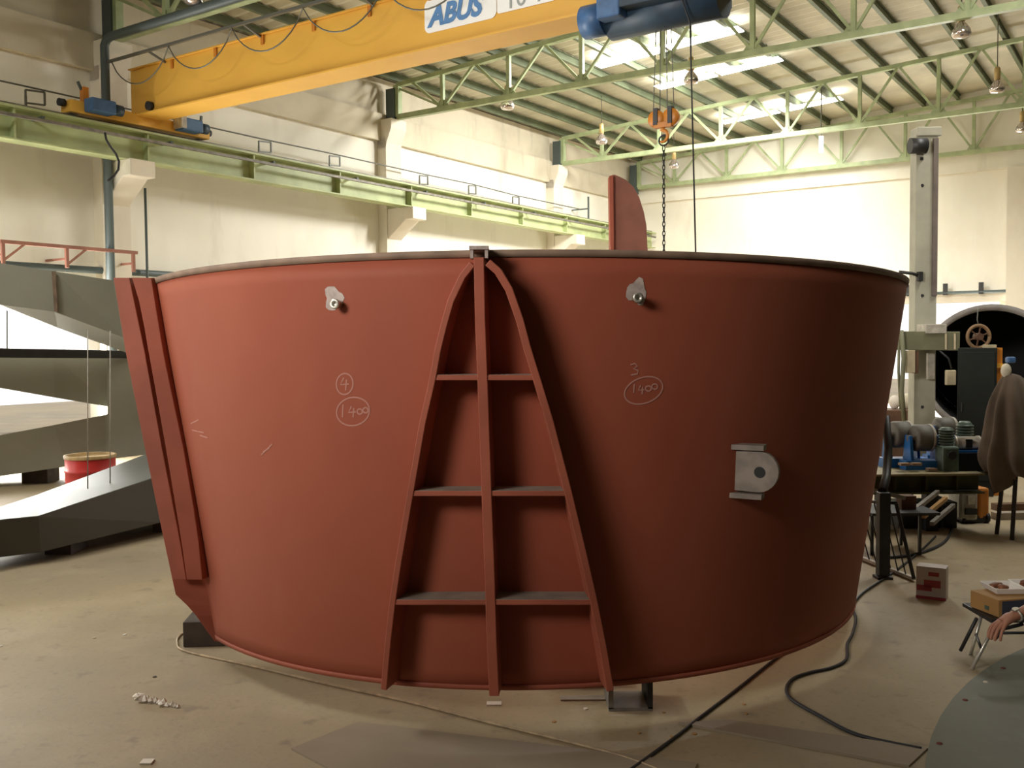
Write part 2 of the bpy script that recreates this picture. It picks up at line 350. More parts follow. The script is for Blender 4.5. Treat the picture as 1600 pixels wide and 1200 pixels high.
# skylights: translucent sheets between purlins, in strips down the slope
def skylight(pa, pb, label, wid):
    a = ray(*pa); bb = ray(*pb)
    # meet the roof plane
    def hit(d):
        t = 5
        for _ in range(40):
            P = CAM + d * t; t += (roof_z(P.dot(V)) + .12 - P.z) / d.z * .9
        return CAM + d * t
    A, B = hit(a), hit(bb); sA = (A.dot(U) + B.dot(U)) / 2; lA, lB = A.dot(V), B.dot(V)
    t = thing('skylight', label, 'skylight', hall(sA, lA, roof_z(lA)))
    # sheets between the purlins
    edges = [WALL - .35 - .75 * k for k in range(30)]
    es = [e for e in edges if lB < e < lA]; es = [lA] + es + [lB]; es = [lA, (lA + lB) / 2, lB]
    for i in range(len(es) - 1):
        l0, l1 = es[i] - .04, es[i + 1] + .04
        off = 0
        if l0 - l1 < .12: continue
        b = MB(); n = 8; vs = []; fs = []
        for j in range(n + 1):
            s_ = sA - wid / 2 + wid * j / n
            for l in (l0, l1):
                for dz in (0, .012): vs.append(hall(s_, l, roof_z(l) - .035 + dz + .01 * (j % 2)))
        for j in range(n):
            q = 4 * j; fs += [(q, q + 2, q + 6, q + 4), (q + 1, q + 5, q + 7, q + 3), (q, q + 4, q + 5, q + 1), (q + 2, q + 3, q + 7, q + 6)]
        fs += [(0, 1, 3, 2), (4 * n, 4 * n + 2, 4 * n + 3, 4 * n + 1)]
        b.add(vs, fs); b.build('translucent_sheet', 'glow', t)
    return sA, lA, lB
SK = [skylight((930, 92), (1160, 30), 'nearest and longest glowing white skylight strip, left of three', .34),
      skylight((1015, 122), (1230, 84), 'middle glowing white skylight strip in the roof', .34),
      skylight((1125, 182), (1318, 143), 'farthest glowing white skylight strip, lowest on the right', .34)]
for (s_, l0, l1), pw in zip(SK, (950, 760, 320)): skylight_and_fill_lamp(s_, l0, l1, .28, pw, 2.5)
skylight_and_fill_lamp(2.5, 9.5, 5.5, .9, 70); skylight_and_fill_lamp(1.5, 9.8, 7.2, 1.0, 270, 0); skylight_and_fill_lamp(10.5, 2.0, -2.0, .8, 330); print('SKY', SK)  # added fill lamps under the closed roof, out of view, no skylight there

# ================================================================ CRANE RUNWAY ON THE LEFT WALL
t = thing('crane_runway', 'light green crane runway girder with rail along the left wall', 'crane runway', hall(9, 12.1, 4.18))
LR = 12.15
b = MB(); b.hbox(FRONT, BACK - .1, LR - .13, LR + .13, 4.18, 4.20); b.hbox(FRONT, BACK - .1, LR - .008, LR + .008, 4.2, 4.60); b.hbox(FRONT, BACK - .1, LR - .15, LR + .15, 4.58, 4.61)
b.build('girder', 'runway', t)
b = MB(); b.hbox(FRONT, BACK - .1, LR - .13, LR - .02, 4.2, 4.225)
MB().hbox(FRONT, BACK - .1, LR - .025, LR + .025, 4.61, 4.66).build('rail', 'dsteel', t)
s_ = .9
while s_ < 24.5:
    MB().hbox(s_ - .012, s_ + .012, LR - .12, LR + .12, 4.2, 4.58).build('stiffener', 'runway', t); s_ += 1.92
b = MB(); b.hbox(FRONT, BACK - .3, LR - .24, LR - .20, 4.44, 4.48); b.build('conductor_bar', 'dsteel', t)
s_ = 1.2
while s_ < 24.5:
    MB().hbox(s_ - .02, s_ + .02, LR - .25, LR - .01, 4.48, 4.51).build('conductor_bracket', 'pipe', t); s_ += 1.92

# flag brackets with a taut wire above the runway
FB = [(55, 153), (414, 230), (523, 252), (662, 282), (738, 297), (806, 314)]
names = ['leftmost small dark wire bracket frame above the runway, left of the crane carriage', 'first small dark wire bracket frame right of the crane carriage', 'small dark wire bracket frame just left of the middle pilaster', 'small dark wire bracket frame just right of the middle pilaster', 'second small dark wire bracket frame right of the middle pilaster', 'farthest small dark wire bracket frame above the runway']
wirepts = []
for i, (x, y) in enumerate(FB):
    P = at_lat(x, y, WALL - .35); s_ = P.dot(U); z = P.z
    t = thing('wire_bracket', names[i], 'bracket', hall(s_, WALL - .35, z - .3), None)
    hw = .13; b = MB()
    q = [hall(s_ - hw, WALL - .35, z - .09), hall(s_ + hw, WALL - .35, z - .07), hall(s_ + hw, WALL - .35, z + .1), hall(s_ - hw, WALL - .35, z + .08)]
    for j in range(4): b.bar(q[j], q[(j + 1) % 4], .022, .022)
    b.build('frame', 'wire', t)
    MB().bar(hall(s_ - hw, WALL - .35, z - .16), hall(s_ - hw, WALL - .35, z), .025, .025).build('stem', 'wire', t)
    MB().bar(hall(s_ - hw, WALL - .35, z - .13), hall(s_ - hw, WALL, z - .13), .02, .02).build('wall_arm', 'wire', t)
    wirepts.append(hall(s_, WALL - .35, z + .125))
wp = [hall(3, WALL - .35, wirepts[0].z)] + wirepts + [hall(21.4, WALL - .35, wirepts[-1].z)]
tag(MB().tube(wp, .012, 6).build('trolley_wire', 'wire'), 'thin grey wire strung through the bracket frames along the left wall', 'wire')
b = MB(); b.bar(hall(21.6, WALL - .02, 4.95), hall(21.6, WALL - .5, 4.95), .03, .03); b.bar(hall(21.6, WALL - .5, 4.7), hall(21.6, WALL - .5, 5.25), .035, .035)
tag(b.build('end_bracket', 'pipe'), 'dark T-shaped wire end bracket beside the far pilaster', 'bracket')

# ================================================================ BRIDGE CRANE
SB = 8.60
crane = thing('bridge_crane', 'yellow overhead bridge crane girder with end carriage on the left runway', 'crane', hall(SB, LR, 4.66))
b = MB(); zb, zt = 4.82, 5.46
b.hbox(SB - .15, SB + .15, -8.0, 12.22, zb, zt)
gird = b.build('girder', 'yellow', crane, bevel=.006)
b = MB(); b.hbox(SB - .22, SB + .22, -8.0, 12.22, zb - .02, zb); b.build('bottom_flange', 'yellow', crane)
b = MB(); b.hbox(SB - .19, SB + .19, -8.0, 12.22, zt, zt + .015); b.build('top_flange', 'yellow', crane)
# end carriage
b = MB(); b.hbox(SB - 1.18, SB + 1.05, LR - .12, LR + .12, 4.68, 4.84); b.build('end_carriage', 'yellow', crane, bevel=.01)
for ds in (-1.08, .95):
    b = MB(); b.cyl(hall(SB + ds, LR - .05, 4.76), hall(SB + ds, LR + .05, 4.76), .10); b.build('wheel', 'dsteel', crane)
    b = MB(); b.cyl(hall(SB + ds + (.12 if ds > 0 else -.12), LR, 4.8), hall(SB + ds + (.2 if ds > 0 else -.2), LR, 4.8), .05); b.build('buffer', 'black', crane)
for ds in (-.80, .62):
    mo = MB().hbox(SB + ds - .20, SB + ds + .16, LR - .32, LR - .12, 4.70, 4.88).build('travel_motor', 'blue', crane, bevel=.02)
    MB().cyl(hall(SB + ds + .16, LR - .22, 4.79), hall(SB + ds + .3, LR - .22, 4.79), .075).build('motor_cowl', 'dblue', mo)
MB().hbox(SB + .39, SB + .48, LR - .33, LR - .14, 4.72, 4.90).build('terminal_box', 'cream', crane)
MB().hbox(SB - 1.0, SB - .92, LR - .12, LR - .04, 4.84, 5.04).build('limit_switch_post', 'orange', crane)
MB().bar(hall(SB - 1.0, LR - .08, 5.0), hall(SB - 1.05, LR - .08, 5.1), .03, .03).build('switch_lever', 'pipe', crane)
MB().bar(hall(SB + .88, LR - .12, 4.82), hall(SB + .9, LR - .12, 5.0), .03, .03).build('switch_rod', 'pipe', crane)
MB().cyl(hall(SB - .153, 11.75, 4.9), hall(SB - .22, 11.75, 4.9), .06).build('junction_knob', 'black', crane)
# conduit clips along the girder's top edge
for i in range(9):
    MB().hbox(SB - .17, SB - .155, 11.3 - i * .9, 11.25 - i * .9, zt - .12, zt).build('clip', 'orange', crane)
# festoon rail and loops
rail = MB(); ra, rb = at_s(168, 97, SB - .45), hall(SB - .45, 3.5, 5.98)
RZ = ra.z
L0f = ra.dot(V); rail.bar(hall(SB - .45, L0f, RZ), hall(SB - .45, 2.5, RZ), .035, .035); rail.build('festoon_rail', 'wire', crane)
for i in range(5):
    l = L0f - .9 - i * 1.9
    MB().bar(hall(SB - .45, l, RZ), hall(SB - .17, l, zt - .02), .025, .025).build('rail_arm', 'wire', crane)
cab = MB(); l = L0f - .1
pts = []
while l > 7.1:
    for j in range(12):
        u_ = j / 12; pts.append(hall(SB - .45, l - u_ * 1.25, RZ - .02 - (.50 + .12 * math.sin(l * 5)) * (4 * u_ * (1 - u_)) ** .8))
    l -= 1.25
cab.tube(pts, .009, 5); cab.build('festoon_cable', 'wire', crane)
# hoist trolley (dark blue) under the girder
hl = at_s(1045, 20, SB).dot(V)
ho = MB(); ho.tube([hall(SB, hl + .62, 4.75), hall(SB, hl - .55, 4.75)], .19, 24); hoist = ho.build('hoist_drum_housing', 'dblue', crane)
MB().hbox(SB - .34, SB + .34, hl - .5, hl + .5, 4.74, 4.83).build('trolley_frame', 'dblue', crane, bevel=.01)
g = MB(); g.cyl(hall(SB - .1, hl + .62, 4.75), hall(SB - .1, hl + .86, 4.75), .16); g.build('hoist_motor', 'blue', crane)
g = MB(); g.hbox(SB - .35, SB - .18, hl + .35, hl + .6, 4.67, 4.88); g.build('hoist_gearbox', 'blue', crane, bevel=.02)
# sign plates on the girder side facing the camera
def plate(x0, x1, ytop_at0, ybot_at0, name, r):
    a = at_s(x0, ybot_at0, SB - .155); c_ = at_s(x1, ybot_at0, SB - .155)
    return a.dot(V), c_.dot(V)
la = at_s(664, 45, SB - .156).dot(V); lb = at_s(776, 25, SB - .156).dot(V); lc = at_s(868, 10, SB - .156).dot(V)
def rplate(l0, l1, z0, z1, r, s0, name, parent):
    pts = []
    for cx_, cz, a0 in ((l0 - r, z1 - r, 90), (l1 + r, z1 - r, 0), (l1 + r, z0 + r, -90), (l0 - r, z0 + r, 180)):
        for j in range(5):
            a = math.radians(a0 + (90 if False else 0) + (90 - j * 22.5 if True else 0) - (0)); 
            a = math.radians({90: 180 - j * 22.5, 0: 90 - j * 22.5, -90: 0 - j * 22.5, 180: -90 - j * 22.5}[a0])
            pts.append(hall(s0, cx_ - r * math.cos(a), cz + r * math.sin(a)))
    return MB().prism(pts, U * .006).build(name, 'white', parent)
zp0 = at_s(700, 50, SB - .156).z
p1 = rplate(la, lb, 4.99, 5.35, .07, SB - .160, 'maker_plate', crane); p2 = rplate(lb - .01, lc, 5.02, 5.36, .03, SB - .162, 'capacity_plate', crane)
def text(txt, size, l, z, s0, m_, parent, name, shear=0, bold=.0, xs=1.0):
    cu = bpy.data.curves.new(name, 'FONT'); cu.body = txt; cu.size = size; cu.extrude = .002; cu.offset = bold; cu.shear = shear; cu.resolution_u = 3
    o = bpy.data.objects.new(name, cu); S.collection.objects.link(o)
    bpy.context.view_layer.update(); dg = bpy.context.evaluated_depsgraph_get(); me = bpy.data.meshes.new_from_object(o.evaluated_get(dg))
    bpy.data.objects.remove(o)
    o = bpy.data.objects.new(name, me); S.collection.objects.link(o); me.materials.append(M[m_])
    org = Vector((0, 0, 0)); p = parent
    while p is not None: org += p.location; p = p.parent
    for v in me.vertices:
        v.co = hall(s0 - v.co.z, l - v.co.x * xs, z + v.co.y) - org
    o.parent = parent
    return o
text('ABUS', .30, la - .06, 5.06, SB - .163, 'letter', p1, 'maker_name', shear=.25, bold=.013, xs=(la - lb - .12) / .86)
text('10 T', .26, lb - .12, 5.045, SB - .166, 'gletter', p2, 'capacity_mark', xs=1.0)

# hook block hanging from the hoist, chain sling and pendant cable
HS, = (SB,)
hk = at_s(1037, 188, SB); hlat = hk.dot(V)
t = thing('hook_block', 'orange twin-sheave hook block hanging from the hoist ropes', 'hook', hall(SB, hlat, hk.z - .25))
for d in (-.075, .075):
    b = MB(); b.lathe([(.02, -.02), (.085, -.02), (.085, .02), (.02, .02)], hall(SB, hlat + d, hk.z + .02), U, 20); b.build('sheave', 'orange', t)
    b = MB(); b.hbox(SB - .035, SB + .035, hlat + d - .022, hlat + d + .022, hk.z - .04, hk.z + .12); b.build('sheave_cover', 'blackp', t)
b = MB(); b.hbox(SB - .03, SB + .03, hlat - .09, hlat + .09, hk.z - .07, hk.z - .02); b.build('cross_piece', 'orange', t)
pts = [hall(SB, hlat, hk.z - .06)] + [hall(SB, hlat + .012 + .055 * math.cos(a), hk.z - .15 + .055 * math.sin(a)) for a in [math.radians(80 + 24 * j) for j in range(10)]]
MB().tube(pts, [.02] * 2 + [.018] * 6 + [.014, .012, .01], 8).build('hook', 'orange', t)
for d in (-.11, -.04, .04, .11):
    MB().tube([hall(SB, hlat + d, hk.z + .05), hall(SB, hlat + d * .7, 4.62)], .005, 5).build('hoist_rope', 'wire', t)
b = MB(); zc = hk.z - .2; j = 0
ring = [hall(SB, hlat + .05 * math.cos(a), zc + .01 + .05 * math.sin(a)) for a in [math.radians(30 * q) for q in range(13)]]
b.tube(ring, .009, 6)
zc -= .05
while zc > .75:
    ax = (U if j % 2 else V); pts = [hall(SB, hlat, zc) + ax * (.013 * math.cos(a)) + Z * (.03 * math.sin(a) - .02) for a in [math.radians(45 * q) for q in range(9)]]
    b.tube(pts, .005, 4, cap=False); zc -= .045; j += 1
tag(b.build('sling_chain', 'black'), 'dark lifting chain hanging from the orange hook behind the red shell', 'chain')
pl = at_s(1092, 200, SB).dot(V)
pc = thing('pendant_control', 'thin black crane pendant cable hanging right of the hook chain', 'control cable', hall(SB, pl, .9))
MB().tube([hall(SB - .3, pl + .06, 4.78), hall(SB - .2, pl, 4.5), hall(SB, pl, 1.15)], .008, 6).build('cable', 'black', pc)
MB().hbox(SB - .04, SB + .04, pl - .05, pl + .05, .9, 1.18).build('push_button_box', 'orange', pc, bevel=.01)

# ================================================================ SERVICES ON THE LEFT WALL
P = at_lat(163, 60, 12.35); sp = P.dot(U); zt_ = P.z
b = MB(); b.tube([hall(sp, 12.35, .0), hall(sp, 12.35, zt_ - .1), hall(sp, 12.30, zt_ - .03), hall(sp, 12.2, zt_), hall(sp, -2, zt_)], .06, 12)
tag(b.build('service_pipe', 'pipe'), 'dark teal vertical pipe up the left wall that elbows along the nearest truss', 'pipe')
P = at_lat(210, 330, WALL - .06); s_ = P.dot(U)
tag(MB().tube([hall(s_ + .05, WALL - .26, 0), hall(s_ + .05, WALL - .26, 3.9)], .02, 8).build('conduit', 'pipe'), 'thin dark conduit below the nearest corbel on the left wall', 'conduit')
b = MB(); b.tube([at_lat(x_, y_, LR - .32) for x_, y_ in ((164, 207), (166, 218), (173, 230), (181, 240), (186, 252), (185, 265), (178, 275), (168, 283))], .016, 8)
tag(b.build('power_cable', 'black'), 'dark cable curving below the runway beside the nearest corbel', 'cable')
# horizontal grey pipe low on the wall, and the red railing on top of it
a = at_lat(0, 413, WALL - .15); c2 = at_lat(245, 428, WALL - .15); zz = (a.z + c2.z) / 2
b = MB(); b.tube([hall(3.0, WALL - .15, zz), hall(13.5, WALL - .15, zz)], .05, 10)
tag(b.build('wall_pipe', 'pipe'), 'grey-green horizontal pipe along the left wall above the dark box beams', 'pipe')
t = thing('guard_rail', 'faded red hand rail with posts on the left wall, left edge of view', 'railing', hall(6, WALL - .5, zz))
a = at_lat(0, 377, WALL - .5); c2 = at_lat(214, 395, WALL - .5)
MB().bar(a, c2, .05, .045).build('top_rail', 'redrail', t)
for x in (4, 104, 208):
    P = at_lat(x, 377 + 18 * x / 214, WALL - .5); MB().bar(P, Vector((P.x, P.y, zz - .02)), .04, .04).build('post', 'redrail', t)
    if x < 200:
        MB().bar(P + U * .3, Vector((P.x, P.y, zz + .02)), .025, .025).build('brace', 'redrail', t)
    MB().bar(Vector((P.x, P.y, zz + .1)), Vector((P.x, P.y, zz + .1)) + V * .5, .03, .03).build('wall_tie', 'redrail', t)
# window frame / sill of left opening
struct(MB().hbox(4.15, 8.3, WALL - .03, WALL + .32, .36, .42).build('trim_11', 'wood'))
# things seen outside through the low window
b = MB(); b.hbox(6.6, 8.0, 16.2, 17.4, 0, .95); 
tag(b.build('parked_container', 'foam', bevel=.03), 'pale low container seen outside through the left window opening', 'container')

# back wall pipe with upright brackets
P = at_s(1500, 457, BACK - .2); zz = P.z
b = MB(); b.tube([hall(BACK - .2, 7.2, zz), hall(BACK - .2, -4, zz)], .035, 8)
bp_ = thing('wall_rail_pipe', 'dark horizontal pipe with short uprights on the back wall right of the grey column', 'pipe', hall(BACK - .2, 4, zz))
for ch in [b.build('pipe', 'pipe', bp_)]: pass
for x in (1420, 1477, 1533, 1595):
    P = at_s(x, 455, BACK - .2); l = P.dot(V)
    MB().hbox(BACK - .23, BACK - .17, l - .05, l + .05, zz - .05, zz + .22).build('upright', 'blackp', bp_)
    MB().hbox(BACK - .2, BACK, l - .03, l + .03, zz - .03, zz + .03).build('wall_stub', 'pipe', bp_)

# ================================================================ PENDANT LAMPS
def lamp(P):
    t = thing('high_bay_lamp', '', 'lamp', P)
    b = MB(); b.lathe([(.001, .0), (.10, .012), (.13, .05), (.12, .11), (.075, .18), (.04, .22), (.035, .24), (.001, .24)], P, Z, 20); b.build('reflector', 'lampglass', t)
    b = MB(); b.lathe([(.001, .235), (.05, .235), (.05, .42), (.03, .45), (.001, .45)], P, Z, 14); b.build('socket', 'socket', t)
    return t
LP = [(595, 106, 6.0, 'silver high-bay lamp close under the yellow crane girder, on its left half', .0), (793, 172, 6.0, 'silver high-bay lamp hanging in front of the second truss near its left end', 0), (940, 226, 6.0, 'silver high-bay lamp with tan socket left of the orange hook', 0),
      (1053, 264, 6.0, 'small silver high-bay lamp just right of the hook chain', 0), (1502, 60, 5.9, 'large silver high-bay lamp at the top right, above the grey column', 0), (1558, 146, 6.0, 'silver high-bay lamp with long stem right of the grey column', 0),
      (1597, 208, 6.0, 'silver high-bay lamp cut by the right edge of the view', 0), (918, 40, 5.75, 'silver high-bay lamp just below the crane girder beside the blue hoist', 0), (303, 8, 6.1, 'silver high-bay lamp at the top edge near the nearest truss', 0),
      (1080, 132, 6.0, 'small silver high-bay lamp between the first two skylight strips', 0)]
proto = None
for x, y, z, lab, _ in LP:
    P = at_z(x, y, z - .2)
    if proto is None:
        proto = lamp(P); proto['label'] = lab; o = proto; proto['group'] = 'pendant high-bay lamps'
    else: o = dup(proto, P, lab)
    zr = roof_z(P.dot(V)) + .05
    MB().tube([P + Z * .44, Vector((P.x, P.y, zr))], .008, 6).build('stem', 'wire', o)
P = at_z(1283, 238, 5.6)
t = thing('tube_lamp', 'bright white vertical tube lamp hanging under the third truss', 'lamp', P)
MB().tube([P, P + Z * .34], .05, 12).build('tube', mat('lit_tube', (.9, .9, .9), .5, emit=((1, 1, .95), 3)), t)
MB().tube([P + Z * .34, Vector((P.x, P.y, roof_z(P.dot(V)) + .05))], .012, 6).build('stem', 'wire', t)

# ================================================================ THE RED SHELL
T_ = (0.093, 6.0763, 2.2138, 0.0031, -0.0005, -0.0037, .2871); B_ = (0.1057, 6.1069, 2.0556, 0.0463, -0.0247, -0.0008, -1.5); TX, TY = -.0042, -.0308
def rimp(p, a, off=0):
    # the harmonics describe the side facing us; fade them out round the back
    f_ = 1.0 if abs(a) < 1.8 else max(0, 1 - (abs(a) - 1.8) / .8)
    r = p[2] * (1 + f_ * (p[3] * math.cos(2 * a) + p[4] * math.sin(2 * a) + p[5] * math.sin(3 * a))) + off
    return Vector((p[0] + r * math.sin(a), p[1] - r * math.cos(a), EYE + p[6] + (TX * math.sin(a) - TY * math.cos(a)) * p[2]))
def shell(a, t, off=0): return rimp(B_, a, off) * (1 - t) + rimp(T_, a, off) * t     # t: 0 bottom, 1 top
def shell_t_for(px, py, off=0):
    """angle and height of the point of the shell seen at a reading off the photo"""
    a, t = 0.0, .5
    for _ in range(60):
        x, y = pix(shell(a, t, off)); xa, ya = pix(shell(a + .001, t, off)); xt, yt = pix(shell(a, t + .001, off))
        j = ((xa - x) * (yt - y) - (xt - x) * (ya - y))
        if abs(j) < 1e-9: break
        dx, dy = px - x, py - y
        da = (dx * (yt - y) - (xt - x) * dy) / j * .001; dt = ((xa - x) * dy - (ya - y) * dx) / j * .001
        a += max(-.1, min(.1, da)); t += max(-.1, min(.1, dt))
    return a, t
def left_angle(t):
    y_t = pix(shell(-.9, t))[1]
    tab = [(430, 240), (562, 258), (697, 287), (831, 311), (906, 320), (1000, 340)]
    for (y0, x0), (y1, x1) in zip(tab, tab[1:]):
        if y_t <= y1: xt_ = x0 + (x1 - x0) * (y_t - y0) / (y1 - y0); break
    else: xt_ = 340
    a = -.3
    best = None
    while a > -1.25:
        if pix(shell(a, t))[0] <= xt_: break
        a -= .004
    return a
NT = 24; NA = 150; TH = .016
LA = [left_angle(i / NT) for i in range(NT + 1)]
# smooth the cut edge
for _ in range(3): LA = [LA[0]] + [(LA[i - 1] + LA[i] * 2 + LA[i + 1]) / 4 for i in range(1, NT)] + [LA[-1]]
A1 = math.radians(228)
tank = thing('steel_shell_section', 'large red-brown primed conical steel shell section standing in the middle of the floor', 'steel shell', (0.1, 6.1, .05))
def shellmesh(t0, t1, nt, off0, off1, a_off=0):
    b = MB(); vs = []; fs = []
    for i in range(nt + 1):
        t = t0 + (t1 - t0) * i / nt; k_ = t * NT; i0 = min(max(int(k_), 0), NT - 1); la_ = LA[i0] + (LA[i0 + 1] - LA[i0]) * (k_ - i0)
        for off in (off0, off1):
            for j in range(NA + 1): vs.append(shell(la_ + (A1 - la_) * j / NA, t, off))
    W = NA + 1
    for i in range(nt):
        for j in range(NA):
            o0 = 2 * i * W + j; o1 = 2 * (i + 1) * W + j
            fs.append((o0, o0 + 1, o1 + 1, o1)); fs.append((o0 + W, o1 + W, o1 + W + 1, o0 + W + 1))
        fs.append((2 * i * W, 2 * (i + 1) * W, 2 * (i + 1) * W + W, 2 * i * W + W)); q = W - 1
        fs.append((2 * i * W + q, 2 * i * W + W + q, 2 * (i + 1) * W + W + q, 2 * (i + 1) * W + q))
    b.add(vs, fs, True)
    vs2 = []; e = []
    for i in (0, nt):
        for j in range(NA): o0 = 2 * i * W + j; e.append((o0, o0 + W, o0 + W + 1, o0 + 1))
    b.f += e; b.sm += [False] * len(e)
    return b
sm = shellmesh(0, .988, NT, 0, -TH).build('shell_plate', 'primer', tank)
sm.data.polygons.foreach_set('use_smooth', [abs(p.normal.z) < .8 for p in sm.data.polygons])
shellmesh(.988, 1.004, 1, .006, -TH - .004).build('top_rim', 'primerd', tank, label='dusty grey-brown top rim')
shellmesh(-.004, .008, 1, .004, -TH - .004).build('bottom_rim', 'primer2', tank)

def fin(path_px, off, wid, name, m_, dusty=False):
    """plate standing off the shell: its outer edge is read at off metres out from the surface"""
    at = [shell_t_for(x, y, off) for x, y in path_px]
    # densify
    pts = []
    for (a0, t0), (a1, t1) in zip(at, at[1:]):
        for j in range(4): pts.append((a0 + (a1 - a0) * j / 4, t0 + (t1 - t0) * j / 4))
    pts.append(at[-1])
    vs = []; fs = []
    for i, (a, t) in enumerate(pts):
        a_p, t_p = pts[max(i - 1, 0)]; a_n, t_n = pts[min(i + 1, len(pts) - 1)]
        tan = (shell(a_n, t_n, off) - shell(a_p, t_p, off)).normalized(); nrm = (shell(a, t, .1) - shell(a, t, 0)).normalized(); side = tan.cross(nrm).normalized() * wid / 2
        root, tip = shell(a, t, -.004), shell(a, t, off)
        vs += [root - side, root + side, tip + side, tip - side]
    for i in range(len(pts) - 1):
        for k in range(4): fs.append((4 * i + k, 4 * i + (k + 1) % 4, 4 * i + 4 + (k + 1) % 4, 4 * i + 4 + k))
    fs += [(0, 1, 2, 3), tuple(4 * (len(pts) - 1) + k for k in (3, 2, 1, 0))]
    o = MB().add(vs, fs).build(name, m_, tank, bevel=.003)
    if dusty:  # grey dust tone on upward faces, also painting in their lit look
        o.data.materials.append(M['lit_shelfdust'])
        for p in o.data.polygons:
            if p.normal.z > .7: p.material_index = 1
    return o
OFF = .13
leftrib = [(738, 412), (722, 432), (704, 470), (694, 505), (684, 545), (676, 590), (660, 660), (641, 770), (622, 880), (613, 940), (606, 1000), (599, 1078)]
rightrib = [(762, 410), (778, 424), (795, 452), (812, 500), (824, 545), (838, 590), (858, 655), (888, 770), (912, 870), (928, 940), (942, 1010), (954, 1080)]
midrib = [(748, 402), (750, 500), (754, 600), (760, 770), (765, 900), (768, 1000), (772, 1088)]
fin(leftrib, OFF, .026, 'curved_rib', 'primer2')
fin(rightrib, OFF, .030, 'curved_rib', 'primer2')
fin(midrib, OFF, .040, 'centre_rib', 'primer2')
def interp(path, y):
    for (x0, y0), (x1, y1) in zip(path, path[1:]):
        if y0 <= y <= y1: return x0 + (x1 - x0) * (y - y0) / (y1 - y0)
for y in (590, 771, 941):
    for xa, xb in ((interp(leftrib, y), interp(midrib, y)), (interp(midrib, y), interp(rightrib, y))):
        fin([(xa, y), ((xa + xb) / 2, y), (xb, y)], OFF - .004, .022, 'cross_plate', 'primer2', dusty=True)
# bright worn bracket at the head of the ribs
a, t = shell_t_for(749, 402, .06)
b = MB(); P = shell(a, 1.0, .05); b.boxc(P + Z * .005, .075, .15, .014); b.boxc(P + Vector((-.028, -.03, -.015)), .012, .08, .04); b.boxc(P + Vector((.028, -.03, -.015)), .012, .08, .04)
b.build('lifting_bracket', 'wornpatch', tank, label='worn bright grey bracket on the rim')
# flange bars at the left cut edge : photo readings of both plates, on planes just outside the shell edge
def flange(poly, ydepth_fn, thick, name, m_):
    front = [at_y(x, y, ydepth_fn(y)) for x, y in poly]
    d = Vector((.35, .94, 0)).normalized() * thick
    return MB().prism(front, d).build(name, m_, tank, bevel=.004)
def edge_depth(y, extra=0.0):
    # depth of the shell's cut edge at that image height
    best = min(((abs(pix(shell(LA[i], i / NT))[1] - y), i) for i in range(NT + 1)))[1]
    return shell(LA[best], best / NT).y + extra
DT, DB = shell(LA[NT], 1).y, shell(LA[0], 0).y
dep = lambda y: DT + (DB - DT) * (y - 436) / (1000 - 436)
def strip(edgeL, edgeR, ys, d0, d1, thick, name, m_):
    """plate from two edges read at heights ys; d0,d1 extra depth at left and right edge"""
    vs = []; fs = []
    th = Vector((.3, .95, 0)).normalized() * thick
    for y in ys:
        xl, xr = edgeL(y), edgeR(y); a_, b_ = at_y(xl, y, dep(y) + d0), at_y(xr, y, dep(y) + d1)
        vs += [a_, b_, b_ + th, a_ + th]
    n = len(ys)
    for i in range(n - 1):
        for k in range(4): fs.append((4 * i + k, 4 * i + (k + 1) % 4, 4 * i + 4 + (k + 1) % 4, 4 * i + 4 + k))
    fs += [(0, 1, 2, 3), tuple(4 * (n - 1) + k for k in (3, 2, 1, 0))]
    return MB().add(vs, fs).build(name, m_, tank, bevel=.003)
def lin(tab):
    def f_(y):
        if y <= tab[0][0]: return tab[0][1]
        for (y0, x0), (y1, x1) in zip(tab, tab[1:]):
            if y <= y1: return x0 + (x1 - x0) * (y - y0) / (y1 - y0)
        return tab[-1][1]
    return f_
ys = [434, 470, 510, 550, 600, 650, 700, 750, 800, 850, 890, 906, 929, 945, 962, 985, 1003]
strip(lin([(434, 177), (550, 196), (700, 226), (850, 257), (929, 274), (945, 291), (962, 306), (985, 322), (1003, 336)]), lin([(434, 243), (562, 262), (697, 290), (831, 314), (906, 322), (1003, 343)]), ys, .02, .06, .03, 'joint_flange', 'primer2')
strip(lin([(434, 177), (550, 196), (700, 226), (850, 257), (906, 269)]), lin([(434, 202), (550, 226), (700, 253), (850, 282), (906, 291)]), ys[:12], -.045, -.045, .05, 'outer_flange_bar', 'primer2')
strip(lin([(434, 206), (470, 217), (510, 225), (550, 232), (700, 259), (850, 284), (906, 292)]), lin([(434, 236), (562, 257), (697, 286), (831, 309), (906, 316)]), ys[:12], -.11, -.10, .11, 'inner_flange_bar', 'primer2')
# nozzles with ground patches
for x, y, lab in ((523, 475, 0), (997, 465, 1)):
    a, t = shell_t_for(x, y, .04); n_ = (shell(a, t, .1) - shell(a, t, 0)).normalized(); P = shell(a, t, 0)
    nz = MB().lathe([(.001, -.002), (.016, -.002), (.016, .03), (.021, .03), (.021, .045), (.010, .045), (.010, .035), (.001, .035)], P, n_, 16).build('nozzle', 'steel', tank, label='small bright steel nozzle')
    a, t = shell_t_for(x - 2, y - 9, .0); pts = []
    vs = []; N = 18
    cc = shell(a, t, .0015); vs.append(cc)
    for j in range(N):
        g_ = 2 * math.pi * j / N; rr = .040 * (1 + .18 * math.sin(3 * g_ + x) + .1 * math.cos(5 * g_)); vs.append(shell(a + rr / 2.1 * math.cos(g_), t + rr * 1.25 / 1.8 * math.sin(g_), .0015))
    MB().add(vs, [(0, 1 + j, 1 + (j + 1) % N) for j in range(N)], True).build('ground_patch', 'wornpatch', tank, label='bare grey patch ground in the primer')
